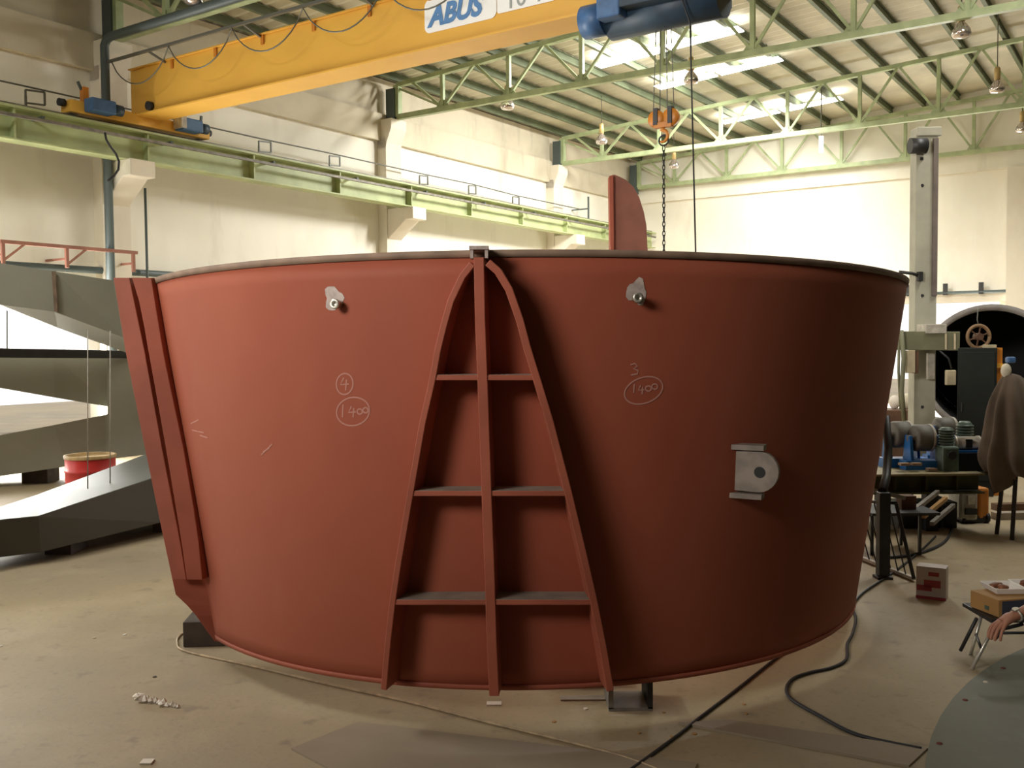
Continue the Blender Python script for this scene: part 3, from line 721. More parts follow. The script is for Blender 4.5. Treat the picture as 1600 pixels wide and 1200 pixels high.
# padeye lug on the right
a, t = shell_t_for(1150, 735, .0)
P = shell(a, t, 0); n_ = (shell(a, t, .1) - P).normalized(); tg = Z.cross(n_).normalized()
# lug plate stands upright out of the shell (seen nearly flat on), with top and bottom cross bars
def lug():
    ax1 = (n_ * .80 + tg * .60).normalized()
    hgt = (shell(a, .9) - shell(a, .1)).normalized(); nn = ax1.cross(hgt).normalized()
    pts = [P - hgt * .085, P + ax1 * .10 - hgt * .088]
    pts += [P + ax1 * (.10 + .085 * math.cos(q)) + hgt * (.088 * math.sin(q)) for q in [math.radians(-90 + 15 * k_) for k_ in range(1, 12)]]
    pts += [P + ax1 * .10 + hgt * .088, P + hgt * .085]
    l_ = MB().prism([p - nn * .012 for p in pts], nn * .024).build('lifting_lug', 'lug', tank, bevel=.002, label='grey rounded lifting lug')
    c_ = P + ax1 * .105
    for sgn in (-1, 1): MB().cyl(c_ + nn * sgn * .0115, c_ + nn * sgn * .014, .024, 16).build('lug_hole', 'void', l_)
    for sgn in (-1, 1):
        MB().boxc(P + ax1 * .045 + hgt * sgn * .105, .15, .05, .022, (ax1, nn, hgt)).build('lug_bar', 'lug', l_)
lug()
# chalk marks
def chalk(px_pts, name='chalk_mark', r=.0022, parent=tank):
    pts = []
    for x, y in px_pts:
        a, t = shell_t_for(x, y, .001); pts.append(shell(a, t, .0012))
    b = MB(); vs = []; fs = []
    for i, p in enumerate(pts):
        d = (pts[min(i + 1, len(pts) - 1)] - pts[max(i - 1, 0)]); d = d.normalized() if d.length > 1e-9 else Z
        nn = Vector((p.x - .1, p.y - 6.08, 0)).normalized(); sd = d.cross(nn).normalized() * r * 1.4; vs += [p - sd, p + sd]
    for i in range(len(pts) - 1): fs.append((2 * i, 2 * i + 1, 2 * i + 3, 2 * i + 2))
    return b.add(vs, fs)
def ell(cx, cy, rx, ry, rot=0, n=28): 
    r_ = math.radians(rot); return [(cx + rx * math.cos(q) * math.cos(r_) - ry * math.sin(q) * math.sin(r_), cy + rx * math.cos(q) * math.sin(r_) + ry * math.sin(q) * math.cos(r_)) for q in [2 * math.pi * j / n for j in range(n + 1)]]
def chalkset(strokes, name):
    B = MB()
    for st in strokes:
        c_ = chalk(st); B.add(c_.v, c_.f)
    return B.build(name, 'chalk', tank, label='pale chalk writing on the shell')
four = lambda x, y, h: [[(x, y), (x - h * .25, y + h * .55), (x + h * .4, y + h * .5)], [(x + h * .22, y + h * .15), (x + h * .15, y + h)]]
chalkset([ell(538.5, 600, 13, 16.5, 5)] + four(537, 590, 20), 'chalk_number')
chalkset([ell(551.5, 643, 26, 22, -14), [(536, 632), (535, 652)]] + four(549, 635, 17) + [ell(562, 643, 4, 4), ell(571, 641, 4, 4)], 'chalk_dimension')
chalkset([[(985, 570), (992, 568), (996, 572), (990, 576), (997, 579), (996, 584), (986, 586)]], 'chalk_number')
chalkset([ell(1005.5, 610, 31, 20, -20), [(991, 600), (990, 614)]] + four(1001, 602, 14) + [ell(1013, 607, 4.5, 4), ell(1023, 604, 4.5, 4)], 'chalk_dimension')
chalkset([[(408, 711), (415, 704), (425, 694)], [(411, 706), (421, 700)], [(298, 662), (310, 656)], [(300, 672), (318, 676)], [(312, 680), (324, 684)]], 'chalk_scuff')

# supports under the shell
a, t = shell_t_for(345, 1003)
Pb = at_z(286, 1012, 0.0); Pc = at_z(345, 1010, 0)
b = MB(); ax = ((Pc - Pb).normalized(), Vector((-(Pc - Pb).normalized().y, (Pc - Pb).normalized().x, 0)), Z)
c_ = Pb + ax[0] * .17 + ax[1] * .11
b.boxc(c_ + Z * .0675, .34, .22, .135, ax)
tag(b.build('support_block', 'woodd', bevel=.006), 'dark timber block with dusty top under the left end of the red shell', 'block')
Pb = at_z(985, 1110, 0)
t = thing('support_stool', 'square steel channel stub propping the front of the red shell', 'support', (Pb.x, Pb.y + .1, 0))
zt_ = shell(.3, 0).z - .012; q = Vector((Pb.x, Pb.y + .09, 0))
for d in (-.085, .085): MB().boxc(q + Vector((d, 0, zt_ / 2)), .022, .20, zt_ - .02).build('web', 'blackp' if d > 0 else 'dsteel', t)
MB().boxc(q + Vector((0, 0, zt_ - .008)), .195, .22, .016).build('top_plate', 'dsteel', t); MB().boxc(q + Vector((0, 0, .008)), .19, .2, .016).build('base_plate', 'dsteel', t)
Pb = at_z(915, 1090, .0)
b = MB(); b.boxc((Pb.x + .02, Pb.y + .28, .055), .24, .3, .11)
tag(b.build('support_block', 'blackp', bevel=.004), 'dark flat packing block beside the steel stub under the shell front', 'block')
for x_, y_, r_ in ((1.35, 7.6, 0), (-.7, 7.8, 0)):
    zz = .032
    tag(MB().boxc((x_, y_, zz / 2), .25, .2, zz).build('packing_plate', 'dsteel'), 'flat steel packing plate under the far side of the shell, ' + ('right' if x_ > 0 else 'left'), 'plate')

# ================================================================ RED CURVED FIN behind the shell
YF = 10.2
outer = [(961, 273), (968, 276), (978, 281), (990, 292), (999, 309), (1006, 331), (1010, 352), (1012, 392), (1012, 470), (1008, 560), (1000, 640)]
pts = [at_y(x, y, YF) for x, y in outer] ; base = [Vector((pts[-1].x - .05, YF, 0)), Vector((at_y(956, 400, YF).x, YF, 0))]
left = [at_y(957, 400, YF), at_y(957, 273, YF)]
t = thing('curved_red_fin', 'tall red primed plate with curved edge rising behind the shell rim', 'steel plate', (pts[0].x, YF, 0))
MB().prism(pts + base + left, Vector((.005, .05, 0))).build('fin_plate', mat('brownish_red_primer', (.27, .10, .065), .6, var=.2, scale=4), t)  # browner tone than the edge bar
b = MB(); a_ = at_y(952, 275, YF - .05); c_ = at_y(954, 400, YF - .05)
b.prism([Vector((a_.x, a_.y, a_.z)), Vector((c_.x, c_.y, c_.z)), Vector((c_.x, c_.y, 0)), Vector((c_.x + .035, c_.y, 0)), Vector((c_.x + .035, c_.y, c_.z)), Vector((a_.x + .04, a_.y, a_.z + .01))], Vector((.0, .16, 0))).build('edge_bar', 'primer2', t)

# ================================================================ DARK GREY BRANCHING BOX BEAMS
# each arm: near edge readings (top / bottom of its face) at given depth, thickness backwards
t = thing('box_beam_frame', 'dark grey welded frame of branching box beams lying left of the red shell', 'steel frame', (-4.4, 8.4, 0))
def arm(face, depths, back, name):
    """face: list of photo readings round the visible side face with its depths; back: how far the box goes behind and its rise"""
    f = [at_y(x, y, d) for (x, y), d in zip(face, depths)]
    return MB().prism(f, back).build(name, 'grey', t, bevel=.008)
def box_arm(ptsTop, ptsBot, deps, back):
    vs = []; fs = []
    for (xt, yt), (xb, yb), d in zip(ptsTop, ptsBot, deps):
        a_, b_ = at_y(xt, yt, d), at_y(xb, yb, d)
        vs += [a_, b_, b_ + back, a_ + back]
    n = len(deps)
    for i in range(n - 1):
        for k in range(4): fs.append((4 * i + k, 4 * i + (k + 1) % 4, 4 * i + 4 + (k + 1) % 4, 4 * i + 4 + k))
    fs += [(0, 1, 2, 3), tuple(4 * (n - 1) + k for k in (3, 2, 1, 0))]
    return MB().add(vs, fs)
# upper arm: face, underside leans back
def upper():
    top = [(-160, 408), (0, 411), (85, 424), (176, 438), (330, 462)]; bot = [(-160, 470), (0, 476), (85, 487), (192, 527), (330, 570)]
    und = [(-160, 476), (0, 482), (90, 512), (192, 549), (330, 600)]
    deps = [9.3, 9.8, 10.0, 10.4, 10.8]; vs = []; fs = []
    for a_, b_, c_, d in zip(top, bot, und, deps):
        A_, B2 = at_y(*a_, d), at_y(*b_, d); C_ = at_y(*c_, d + .62); D_ = Vector((A_.x, A_.y + .6, A_.z)); vs += [A_, B2, C_, Vector((C_.x, C_.y, max(C_.z + .2, A_.z - .05)))]
    n = len(deps)
    for i in range(n - 1):
        for k in range(4): fs.append((4 * i + k, 4 * i + (k + 1) % 4, 4 * i + 4 + (k + 1) % 4, 4 * i + 4 + k))
    fs += [(0, 1, 2, 3), tuple(4 * (n - 1) + k for k in (3, 2, 1, 0))]
    return MB().add(vs, fs).build('upper_arm', 'grey', t)
ua = upper()
j0, j1 = at_y(84, 424, 9.98), at_y(88, 487, 9.98)
MB().bar(j0, j1, .035, .02, up=Vector((0, 1, 0))).build('weld_seam', 'greyt', ua, label='rusty brown weld seam')
# middle fork: upper branch, lower branch and the trunk at the right
box_arm([(-160, 558), (0, 558), (85, 558), (200, 559), (330, 562)], [(-160, 590), (0, 606), (85, 621), (178, 637), (330, 660)], [10.3, 11.0, 11.2, 11.5, 11.6], Vector((.1, .7, 0))).build('middle_arm', 'grey', t)
box_arm([(-160, 706), (0, 680), (85, 664), (165, 648), (200, 630), (330, 600)], [(-160, 775), (0, 744), (103, 729), (165, 719), (229, 707), (330, 700)], [10.3, 10.9, 11.1, 11.3, 11.4, 11.5], Vector((.12, .75, .0))).build('lower_arm', 'grey', t)
b = box_arm([(168, 560), (330, 560)], [(168, 717), (330, 700)], [11.3, 11.4], Vector((.1, .7, 0))); b.build('fork_trunk', 'grey', t)
MB().prism([at_y(-160, 541, 10.28), at_y(-160, 558, 10.28), at_y(200, 560, 11.25), at_y(200, 548, 11.25)], Vector((.03, .12, 0))).build('top_strip', 'blackp', t)
def near_arm():
    top = [(-160, 850), (0, 812), (60, 806), (234, 748), (330, 716)]; bot = [(-160, 905), (0, 871), (64, 863), (250, 817), (330, 795)]; far = [(-160, 838), (0, 792), (60, 772), (229, 709), (330, 672)]
    vs = []; fs = []
    for a_, b_, c_, d in zip(top, bot, far, [6.3, 6.9, 7.05, 8.0, 8.5]):
        A_, B2 = at_y(*a_, d), at_y(*b_, d); C_ = at_z(*c_, A_.z); vs += [A_, B2, Vector((C_.x, C_.y, B2.z)), C_]
    for i in range(4):
        for k in range(4): fs.append((4 * i + k, 4 * i + (k + 1) % 4, 4 * i + 4 + (k + 1) % 4, 4 * i + 4 + k))
    fs += [(0, 1, 2, 3), (19, 18, 17, 16)]
    return MB().add(vs, fs).build('near_arm', 'greyshade', t, bevel=.006)
near_arm()
for x, y, d in ((60, 863, 7.05), (236, 820, 7.9)):
    P = at_y(x, y, d)
    MB().boxc((P.x, P.y + .45, max(P.z, .03) / 2), .2, .3, max(P.z, .03) + .01).build('packing_foot', 'woodd', t)
for x, y, d, in ((40, 735, 11.0), (300, 704, 11.5)):
    P = at_y(x, y, d); MB().boxc((P.x, P.y + .35, P.z / 2), .3, .3, P.z).build('packing_foot', 'woodd', t)
# thin upright wires between the arms
for x, ya, yb, lab in ((137, 517, 764, 'thin pale wire stretched upright between the grey beams, left one of the close pair'), (172, 517, 760, 'thin pale wire stretched upright between the grey beams, right one of the close pair')):
    d = 7.75 if x < 150 else 8.1
    A_, B2 = at_y(x, ya, d), at_y(x, yb, d)
    tag(MB().tube([B2, A_], .0045, 5).build('upright_wire', 'cream'), lab, 'wire')
A_ = at_y(11, 474, 10.4); B2 = at_y(11, 545, 10.4); tag(MB().tube([B2, A_], .006, 5).build('upright_wire', 'wire'), 'thin dark wire upright in the gap at the far left edge', 'wire')
# red drum
P = at_y(141, 712, 9.9); zt_ = P.z
dr = thing('steel_drum', 'red steel drum with grimy yellow top behind the lowest grey beam', 'drum', (P.x, 9.9, 0))
R_ = 37 / FPX * 9.9
MB().lathe([(.001, 0), (R_, 0), (R_, zt_ * .3), (R_ + .012, zt_ * .33), (R_, zt_ * .36), (R_, zt_ * .65), (R_ + .012, zt_ * .68), (R_, zt_ * .71), (R_, zt_ - .02)], (P.x, 9.9, 0), Z, 28).build('body', 'redd', dr)
MB().lathe([(R_ + .008, -.02), (R_ + .01, .012), (R_ - .02, .012), (R_ - .02, -.01), (.001, -.005)], (P.x, 9.9, zt_), Z, 28).build('lid', 'drumtop', dr)

# ================================================================ RIGHT SIDE: welding manipulator
YC = 10.6
Pt = at_y(1444, 212, YC); cx_ = Pt.x
t = thing('welding_manipulator', 'tall grey-green column with horizontal boom standing behind the pipe rollers', 'machine', (cx_, YC, 0))
b = MB(); b.boxc((cx_, YC, Pt.z / 2), .235, .16, Pt.z); b.build('column', 'column', t, bevel=.006)
MB().boxc((cx_ + .085, YC - .095, Pt.z / 2 + 1.0), .05, .03, Pt.z - 2.1).build('rack_strip', 'rackgrey', t)
MB().boxc((cx_, YC, .04), .8, .8, .08).build('base', 'blackp', t)
Pm = at_y(1432, 228, YC - .12); MB().tube([Pm + Vector((-.07, 0, 0)), Pm + Vector((.10, 0, 0))], .085, 16).build('lift_motor', 'blackp', t)
MB().boxc(at_y(1447, 208, YC), .26, .2, .10).build('head_cap', 'column', t, bevel=.01)
MB().boxc(at_y(1440, 248, YC - .085), .03, .02, .03).build('bolt', 'blackp', t)
for y in (290, 462, 636): MB().cyl(at_y(1441, y, YC - .079), at_y(1441, y, YC - .085), .018, 10).build('bolt_hole', 'void', t)
A_, B2 = at_y(1385, 532, YC - .22), at_y(1494, 533, YC - .22)
bm_ = MB().bar(A_, B2, .18, .2).build('boom', 'boom', t, bevel=.006)
for x in (1478, 1492): MB().bar(at_y(x, 521, YC - .32), at_y(x, 546, YC - .32), .02, .01).build('boom_band', 'beige', bm_)
MB().boxc(at_y(1455, 514, YC - .2), .22, .26, .1).build('boom_carriage', 'cream', t, bevel=.006)
MB().boxc(at_y(1421, 565, YC - .3), .10, .06, .24).build('control_box', 'beige', t, bevel=.004)
MB().boxc(at_y(1430, 566, YC - .26), .04, .08, .24).build('control_box_side', 'brown', t)
MB().boxc(at_y(1454, 572, YC - .14), .075, .04, .28).build('slide_plate', 'cream', t)
b = MB(); b.tube([at_y(1408, 516, YC - .35), at_y(1412, 560, YC - .35), at_y(1409, 610, YC - .35), at_y(1413, 660, YC - .35)], .025, 8); b.tube([at_y(1405, 520, YC - .33), at_y(1404, 580, YC - .33), at_y(1407, 640, YC - .33)], .014, 6)
b.build('hanging_hose', 'boom', t)
b = MB(); b.tube([at_y(1405, 425, YC - .1), at_y(1425, 427, YC - .1), at_y(1436, 431, YC - .1)], .018, 8); b.build('side_arm', 'blackp', t)
MB().boxc(at_y(1437, 432, YC - .1), .05, .06, .1).build('arm_clamp', 'blackp', t)
MB().tube([at_y(1468, 548, YC - .3), at_y(1482, 560, YC - .3), at_y(1487, 576, YC - .3)], .01, 6).build('pendant_cord', 'black', t)
MB().boxc(at_y(1485, 590, YC - .3), .105, .05, .16).build('pendant_box', 'beige', t, bevel=.01)
# big dark steel ring / pipe section lying behind
YR = 12.2
C_ = at_y(1548, 578, YR); Ro = 101 / FPX * YR
ax = Vector((C_.x - .25, YR, 0)).normalized()
t = thing('pipe_section', 'large dark round pipe section lying on its side behind the cabinet, open end facing us', 'pipe section', (C_.x, YR + 1, C_.z - Ro))
MB().lathe([(Ro, 0), (Ro, 2.6), (Ro - .05, 2.6), (Ro - .05, .0)], C_, ax, 56).build('pipe_wall', 'void', t)
b = MB().lathe([(Ro - .065, -.03), (Ro + .012, -.03), (Ro + .012, .06), (Ro - .065, .06), (Ro - .065, -.03)], C_, ax, 56); b.build('end_ring', 'ringrim', t)
MB().lathe([(.001, 2.5), (Ro - .05, 2.5)], C_, ax, 56).build('end_diaphragm', 'void', t)
for sx in (-.45, .45):
    h_ = C_.z - math.sqrt(Ro * Ro - .2) ; MB().boxc((C_.x + sx, YR + .5, max(h_, .05) / 2 + .0), .22, .6, max(h_, .05) + .06).build('cradle', 'woodd', t)
# charcoal cabinet with yellow frame beside
YD = 9.7
a_, b_ = at_y(1497, 544, YD), at_y(1556, 662, YD)
t = thing('control_cabinet', 'tall charcoal cabinet with open yellow side standing right of the grey column', 'cabinet', ((a_.x + b_.x) / 2, YD + .2, 0))
w_ = b_.x - a_.x
FC = Vector(((a_.x + b_.x) / 2, YD, 0)); F2 = Vector((FC.x, FC.y, 0)).normalized(); F1 = Vector((F2.y, -F2.x, 0)); w_ *= .92
def cb(du, dd, z, a1, a2, a3): return MB().boxc(FC + F1 * du + F2 * dd + Z * z, a1, a2, a3, (F1, F2, Z))
cb(0, .22, a_.z / 2 + .04, w_, .44, a_.z - .08).build('body', 'dcab', t, bevel=.008)
cb(0, .22, .04, w_ - .04, .38, .08).build('plinth', 'blackp', t)
cb(0, -.008, a_.z / 2 + .06, w_ - .04, .014, a_.z - .2).build('door', 'dcab', t, bevel=.004)
cb(-w_ / 2 + .04, -.022, a_.z * .6, .012, .02, .09).build('handle', 'blackp', t)
MB().boxc((b_.x + .035, YD + .12, a_.z / 2 + .0), .065, .2, a_.z).build('yellow_side', 'orange', t)
MB().boxc((b_.x + .035, YD + .01, a_.z * .88), .07, .02, .04).build('side_latch', 'yellow', t)
# ring shaped wire coil standing on the cabinet, held by a hook
C_ = at_y(1529, 526, YD + .2); t = thing('wire_spool', 'brown ring-shaped wire spool standing on the charcoal cabinet', 'spool', (C_.x, YD + .2, a_.z))
rr = (C_.z - a_.z) * 1.0
pts = [C_ + Vector((rr * math.cos(q), 0, rr * math.sin(q))) for q in [2 * math.pi * j / 32 for j in range(33)]]
MB().tube(pts, .018, 8).build('rim', mat('spool_rim', (.25, .15, .07), .7, var=.3), t)
for q in (20, 80, 140): q = math.radians(q); d = Vector((rr * math.cos(q), 0, rr * math.sin(q))); MB().bar(C_ - d, C_ + d, .012, .012, up=Vector((0, 1, 0))).build('spoke', 'brown', t)
MB().cyl(C_ + Vector((0, -.04, 0)), C_ + Vector((0, .06, 0)), .035).build('hub', 'brown', t)
MB().tube([at_y(1528, 480, YD + .2), at_y(1527, 500, YD + .2), C_ + Vector((0, 0, rr))], .006, 5).build('hanger', 'wire', t)
b = MB(); q = at_y(1546, 541, YD + .1); b.boxc(q + Vector((0, 0, -.01)), .1, .1, .05); tag(b.build('clamp_block', 'beige', bevel=.005), 'small beige clamp block on the top of the charcoal cabinet', 'block')

# ---- pipe rollers on a green beam bench
YB = 7.9
zb_, zt_ = at_y(1450, 768, YB).z, at_y(1450, 738, YB).z
t = thing('bench_beam', 'mossy green I-beam bench carrying the blue roller stands', 'beam', (at_y(1455, 760, YB).x, YB, 0))
xa, xb = at_y(1358, 750, YB).x, at_y(1530, 750, YB).x; xm = (xa + xb) / 2; L_ = xb - xa
MB().boxc((xm, YB + .35, zt_ - .008), L_, .9, .016).build('top_flange', 'beamtop', t)
MB().boxc((xm, YB + .02, (zt_ + zb_) / 2), L_, .016, zt_ - zb_ - .02).build('front_web', 'beamg', t)
MB().boxc((xm, YB + .7, (zt_ + zb_) / 2), L_, .016, zt_ - zb_ - .02).build('rear_web', 'beamg', t)
MB().boxc((xm, YB + .35, zb_), L_, .9, .012).build('bottom_flange', 'beamg', t)
for x in (xa + .15, xb - .36):
    for y_ in (YB + .1, YB + .6): MB().boxc((x, y_, zb_ / 2), .1, .1, zb_).build('leg', 'blackp', t)
for x in (xa + .2, xm, xb - .2): MB().boxc((x, YB - .02, (zt_ + zb_) / 2), .014, .06, zt_ - zb_ - .03).build('stiffener', 'beamg', t)
def roller_stand(px_, py_, r_px, y, label, big=True):
    C_ = at_y(px_, py_, y); r_ = r_px / FPX * y
    t = thing('roller_stand', label, 'roller stand', (C_.x, y, zt_), 'blue pipe roller stands')
    wdt = 30 / FPX * y; ax = Vector((1, .10, 0)).normalized()
    wh = MB().lathe([(.001, -wdt / 2), (r_ * .85, -wdt / 2), (r_, -wdt * .42), (r_, wdt * .42), (r_ * .85, wdt / 2), (.001, wdt / 2)], C_, ax, 28).build('roller', 'rubber', t)
    MB().lathe([(r_ * 1.01, wdt * .28), (r_ * 1.03, wdt * .28), (r_ * 1.03, wdt * .42), (r_ * 1.0, wdt * .42)], C_, ax, 28).build('roller_band', 'cream', wh)
    MB().cyl(C_ - ax * wdt * .8, C_ + ax * wdt * .8, .025).build('axle', 'dsteel', t)
    for sg in (-1, 1):
        q = C_ + ax * sg * wdt * .72; hh = C_.z - zt_
        MB().prism([Vector((q.x - .012, y - r_ * .9, zt_)), Vector((q.x - .012, y + r_ * .9, zt_)), Vector((q.x - .012, y + .05, C_.z + .02)), Vector((q.x - .012, y - .05, C_.z + .02))], Vector((.024, 0, 0))).build('side_plate', 'rblue', t)
    MB().boxc((C_.x, y - r_ * .45, zt_ + .035), wdt * 2.3, r_ * 1.3, .085).build('base', 'rblue', t)
    return t
roller_stand(1441, 684, 21, YB + .25, 'blue roller stand with grey roller, nearest and centre of the bench')
roller_stand(1408, 679, 21, YB + .42, 'blue roller stand with grey roller, leftmost next to the red shell')
roller_stand(1477, 668, 16, YB + .62, 'blue roller stand with small roller, behind the green gearbox')
# rusty scrap pieces on the stands
for x, y, lab in ((1415, 712, 'flat rust-brown offcut on the blue stand near the red shell'), (1434, 716, 'flat rust-brown offcut at the foot of the centre roller'), (1458, 727, 'flat rust-brown offcut on the bench beside the green gearbox')):
    P = at_y(x, y, YB + .02); P.z = zt_ + .075 if x < 1450 else zt_ + .03
    P = Vector((P.x, YB - .0 + .05, P.z - .012)); tag(MB().boxc(P, .075, .06, .02).build('steel_offcut', mat('offcut_%d' % x, (.36, .24, .15), .7, var=.3, scale=12)), lab, 'offcut')
# gearboxes and motors
P = at_y(1480, 702, YB + .1)
t = thing('gear_motor', 'grey-green worm gearbox with finned motor in the middle of the bench', 'gear motor', (P.x, YB + .1, zt_))
MB().boxc((P.x, YB + .1, (P.z + zt_) / 2), .14, .16, P.z - zt_ + .06).build('gearbox', 'gearg', t, bevel=.02)
MB().cyl((P.x, YB + .015, P.z - .04), (P.x, YB - .0, P.z - .04), .035).build('shaft_cap', 'blackp', t)
b = MB(); c0 = Vector((P.x + .01, YB + .14, P.z + .04))
for k_ in range(6): b.lathe([(.05, k_ * .022), (.062, k_ * .022), (.062, k_ * .022 + .011), (.05, k_ * .022 + .011), (.05, (k_ + 1) * .022)], c0, Z, 18)
b.lathe([(.05, .132), (.03, .14), (.001, .14)], c0, Z, 18); b.build('motor', 'gearg', t)
P = at_y(1511, 692, YB + .15)
t = thing('gear_motor', 'cream cylinder motor lying crosswise with green motor behind, right end of the bench', 'gear motor', (P.x, YB + .15, zt_))
MB().lathe([(.001, -.10), (.045, -.10), (.045, -.085), (.055, -.085), (.055, .08), (.06, .08), (.06, .10), (.001, .10)], P, Vector((1, 0, 0)), 22).build('motor', 'cream', t)
MB().boxc((P.x - .01, YB + .15, P.z - .0), .05, .13, .07).build('terminal_box', 'dcab', t)
MB().lathe([(.062, -.115), (.066, -.115), (.066, -.10), (.062, -.10)], P, Vector((1, 0, 0)), 22).build('end_shield', 'steel', t)
b = MB(); c0 = Vector((P.x + .04, YB + .28, P.z + .03))
for k_ in range(5): b.lathe([(.056, k_ * .024), (.07, k_ * .024), (.07, k_ * .024 + .012), (.056, k_ * .024 + .012), (.056, (k_ + 1) * .024)], c0, Z, 18)
b.lathe([(.056, .12), (.04, .14), (.001, .14)], c0, Z, 18); b.build('upright_motor', 'gearg', t)
MB().boxc((P.x + .02, YB + .15, P.z - .065), .24, .16, .02).build('mounting_plate', 'rblue', t)
MB().boxc((P.x + .02, YB + .15, (P.z - .075 + zt_) / 2), .3, .2, P.z - .075 - zt_).build('pedestal', 'dcab', t)
# clutter seen between the shell and the column
P = at_y(1400, 640, 11.5)
tag(MB().boxc((P.x + .02, 11.6, .75 / 2), .5, .4, .75).build('scrap_bin', 'brown', bevel=.01), 'brown scrap bin between the red shell and the grey column', 'bin')
for x, y, r_, m_, lab in ((1398, 607, .07, 'paper', 'crumpled pale sack on the brown scrap bin, left'), (1417, 612, .08, 'rag', 'crumpled pale sack on the brown scrap bin, right')):
    P = at_y(x, y, 11.6); tag(MB().ball((P.x, 11.6, .75 + r_ * 1.15), r_, 1, .8, 1.2, 8).build('crumpled_sack', m_), lab, 'sack')
P = at_y(1398, 592, 11.3)
# dark low boxes under the bench
for i, (x, y, w__, h__, d__, m_, lab) in enumerate(((1408, 800, .18, .20, 8.25, 'blackp', 'dark low crate under the green beam, left'), (1442, 806, .16, .20, 8.25, 'dcab', 'dark low crate under the green beam, middle'), (1472, 808, .10, .22, 8.25, 'blackp', 'dark low crate under the green beam, right'))):
    P = at_y(x, y, d__); tag(MB().boxc((P.x, d__, h__ / 2), w__, .35, h__).build('crate', m_, bevel=.006), lab, 'crate')
# bundle of angle bars and brown block in front of the bench
P0, P1 = at_y(1424, 783, 7.3), at_y(1465, 758, 7.55)
for i, m_ in enumerate(('dsteel', 'card', 'dsteel')):
    o_ = Vector((.05 * i, -.03 * i, -.05 * i)); a_ = Vector((P0.x + .03, 7.3, .30)) + o_; c_ = Vector((P1.x + .09, 7.75, .36)) + o_
    tag(MB().bar(a_, c_, .03, .03).build('angle_bar', m_), ['grey angle bar leaning under the bench, top one of three', 'orange-brown angle bar leaning under the bench, between two grey ones', 'grey angle bar leaning under the bench, bottom one of three'][i], 'bar')
P = at_y(1416, 784, 7.25)
t = thing('work_stand', 'low black steel stand with brown block and pale bar, right of the red shell', 'stand', (P.x, 7.2, 0))
MB().boxc((P.x, 7.25, P.z), .11, .1, .10).build('brown_block', 'brown', t)
MB().bar(at_y(1360, 765, 7.0), at_y(1412, 778, 7.1), .04, .03).build('pale_bar', 'dsteel', t)
MB().boxc((P.x - .08, 7.25, P.z - .06), .5, .4, .02).build('shelf', 'blackp', t)
for dx in (-.3, .14):
    for dy in (-.17, .17): MB().boxc((P.x - .08 + dx * .8, 7.25 + dy, (P.z - .07) / 2), .02, .02, P.z - .07).build('leg', 'blackp', t)
# black wire rack
YK = 6.6
t = thing('wire_rack', 'black wire rack with slanted rods leaning beside the red shell', 'rack', (at_z(1395, 890, 0).x, YK, 0))
A_, B2 = at_z(1338, 868, .02), at_z(1428, 904, .02); C2, D2 = at_y(1335, 800, 6.5), at_y(1402, 785, 6.35)
C2 = A_ + Z * .40 + (D2 - B2) * .0 + Vector((-.1, .05, 0)); D2 = at_y(1400, 786, B2.y + .05)
MB().bar(A_, B2, .03, .02).build('bottom_rail', 'cream', t, label='pale bottom rail')
MB().bar(C2, D2, .02, .02).build('top_rail', 'blackp', t)
MB().bar(B2, D2, .022, .022).build('side_rail', 'blackp', t)
for i in range(1, 8):
    q = i / 8; MB().tube([A_ + (B2 - A_) * q, C2 + (D2 - C2) * q], .005, 5).build('rod', 'blackp', t)
P = at_z(1382, 905, 0)
t = thing('floor_post', 'thick black upright post standing in front of the wire rack', 'post', (P.x, P.y + .03, 0))
hp = at_y(1382, 770, P.y).z
MB().boxc((P.x, P.y + .03, hp / 2 + .01), .072, .072, hp - .02).build('shaft', 'blackp', t, bevel=.004); MB().boxc((P.x, P.y + .03, .008), .10, .10, .016).build('foot_plate', 'blackp', t)
b = MB(); b.tube([at_y(1384, 650, P.y + .5), at_y(1388, 700, P.y + .45), at_y(1385, 745, P.y + .3), Vector((P.x, P.y + .05, hp))], .03, 8); b.build('hose', 'blackp', t)
# orange welding feeder on wheels
YW = 8.3
P = at_y(1518, 790, YW)
t = thing('welding_cart', 'small welding machine cart, beige front and orange side, on black wheels', 'welding machine', (P.x, YW, 0))
zt2 = at_y(1518, 762, YW).z; zb2 = at_y(1518, 815, YW).z
fx = Vector((.72, -.30, 0)).normalized(); fy = Vector((.35, .94, 0)).normalized()
b = MB(); b.boxc((P.x - .03, YW + .1, (zt2 + zb2) / 2 + .02), .15, .3, zt2 - zb2, (Vector((1, -.1, 0)).normalized(), Vector((.1, 1, 0)).normalized(), Z)); b.build('front_panel', 'cream', t, bevel=.02)
b = MB(); b.boxc((P.x + .08, YW + .12, (zt2 + zb2) / 2 + .01), .10, .3, zt2 - zb2 - .02, (Vector((1, .1, .0)).normalized(), Vector((-.1, 1, 0)).normalized(), Z)); b.build('side_panel', 'orange', t, bevel=.02)
MB().tube([(P.x - .07, YW + .1, zt2), (P.x - .05, YW + .1, zt2 + .05), (P.x + .05, YW + .1, zt2 + .05), (P.x + .07, YW + .1, zt2)], .01, 6).build('handle', 'blackp', t)
MB().boxc((P.x - .03, YW - .055, (zt2 + zb2) / 2 + .05), .06, .02, .07).build('gauge_panel', 'steel', t)
MB().boxc((P.x - .03, YW - .055, (zt2 + zb2) / 2 - .05), .10, .02, .05).build('socket_panel', 'blackp', t)
for dx in (-.08, .13):
    for dy in (.0, .22): MB().cyl((P.x + dx - .015, YW + dy, .045), (P.x + dx + .015, YW + dy, .045), .045, 16).build('wheel', 'black', t)
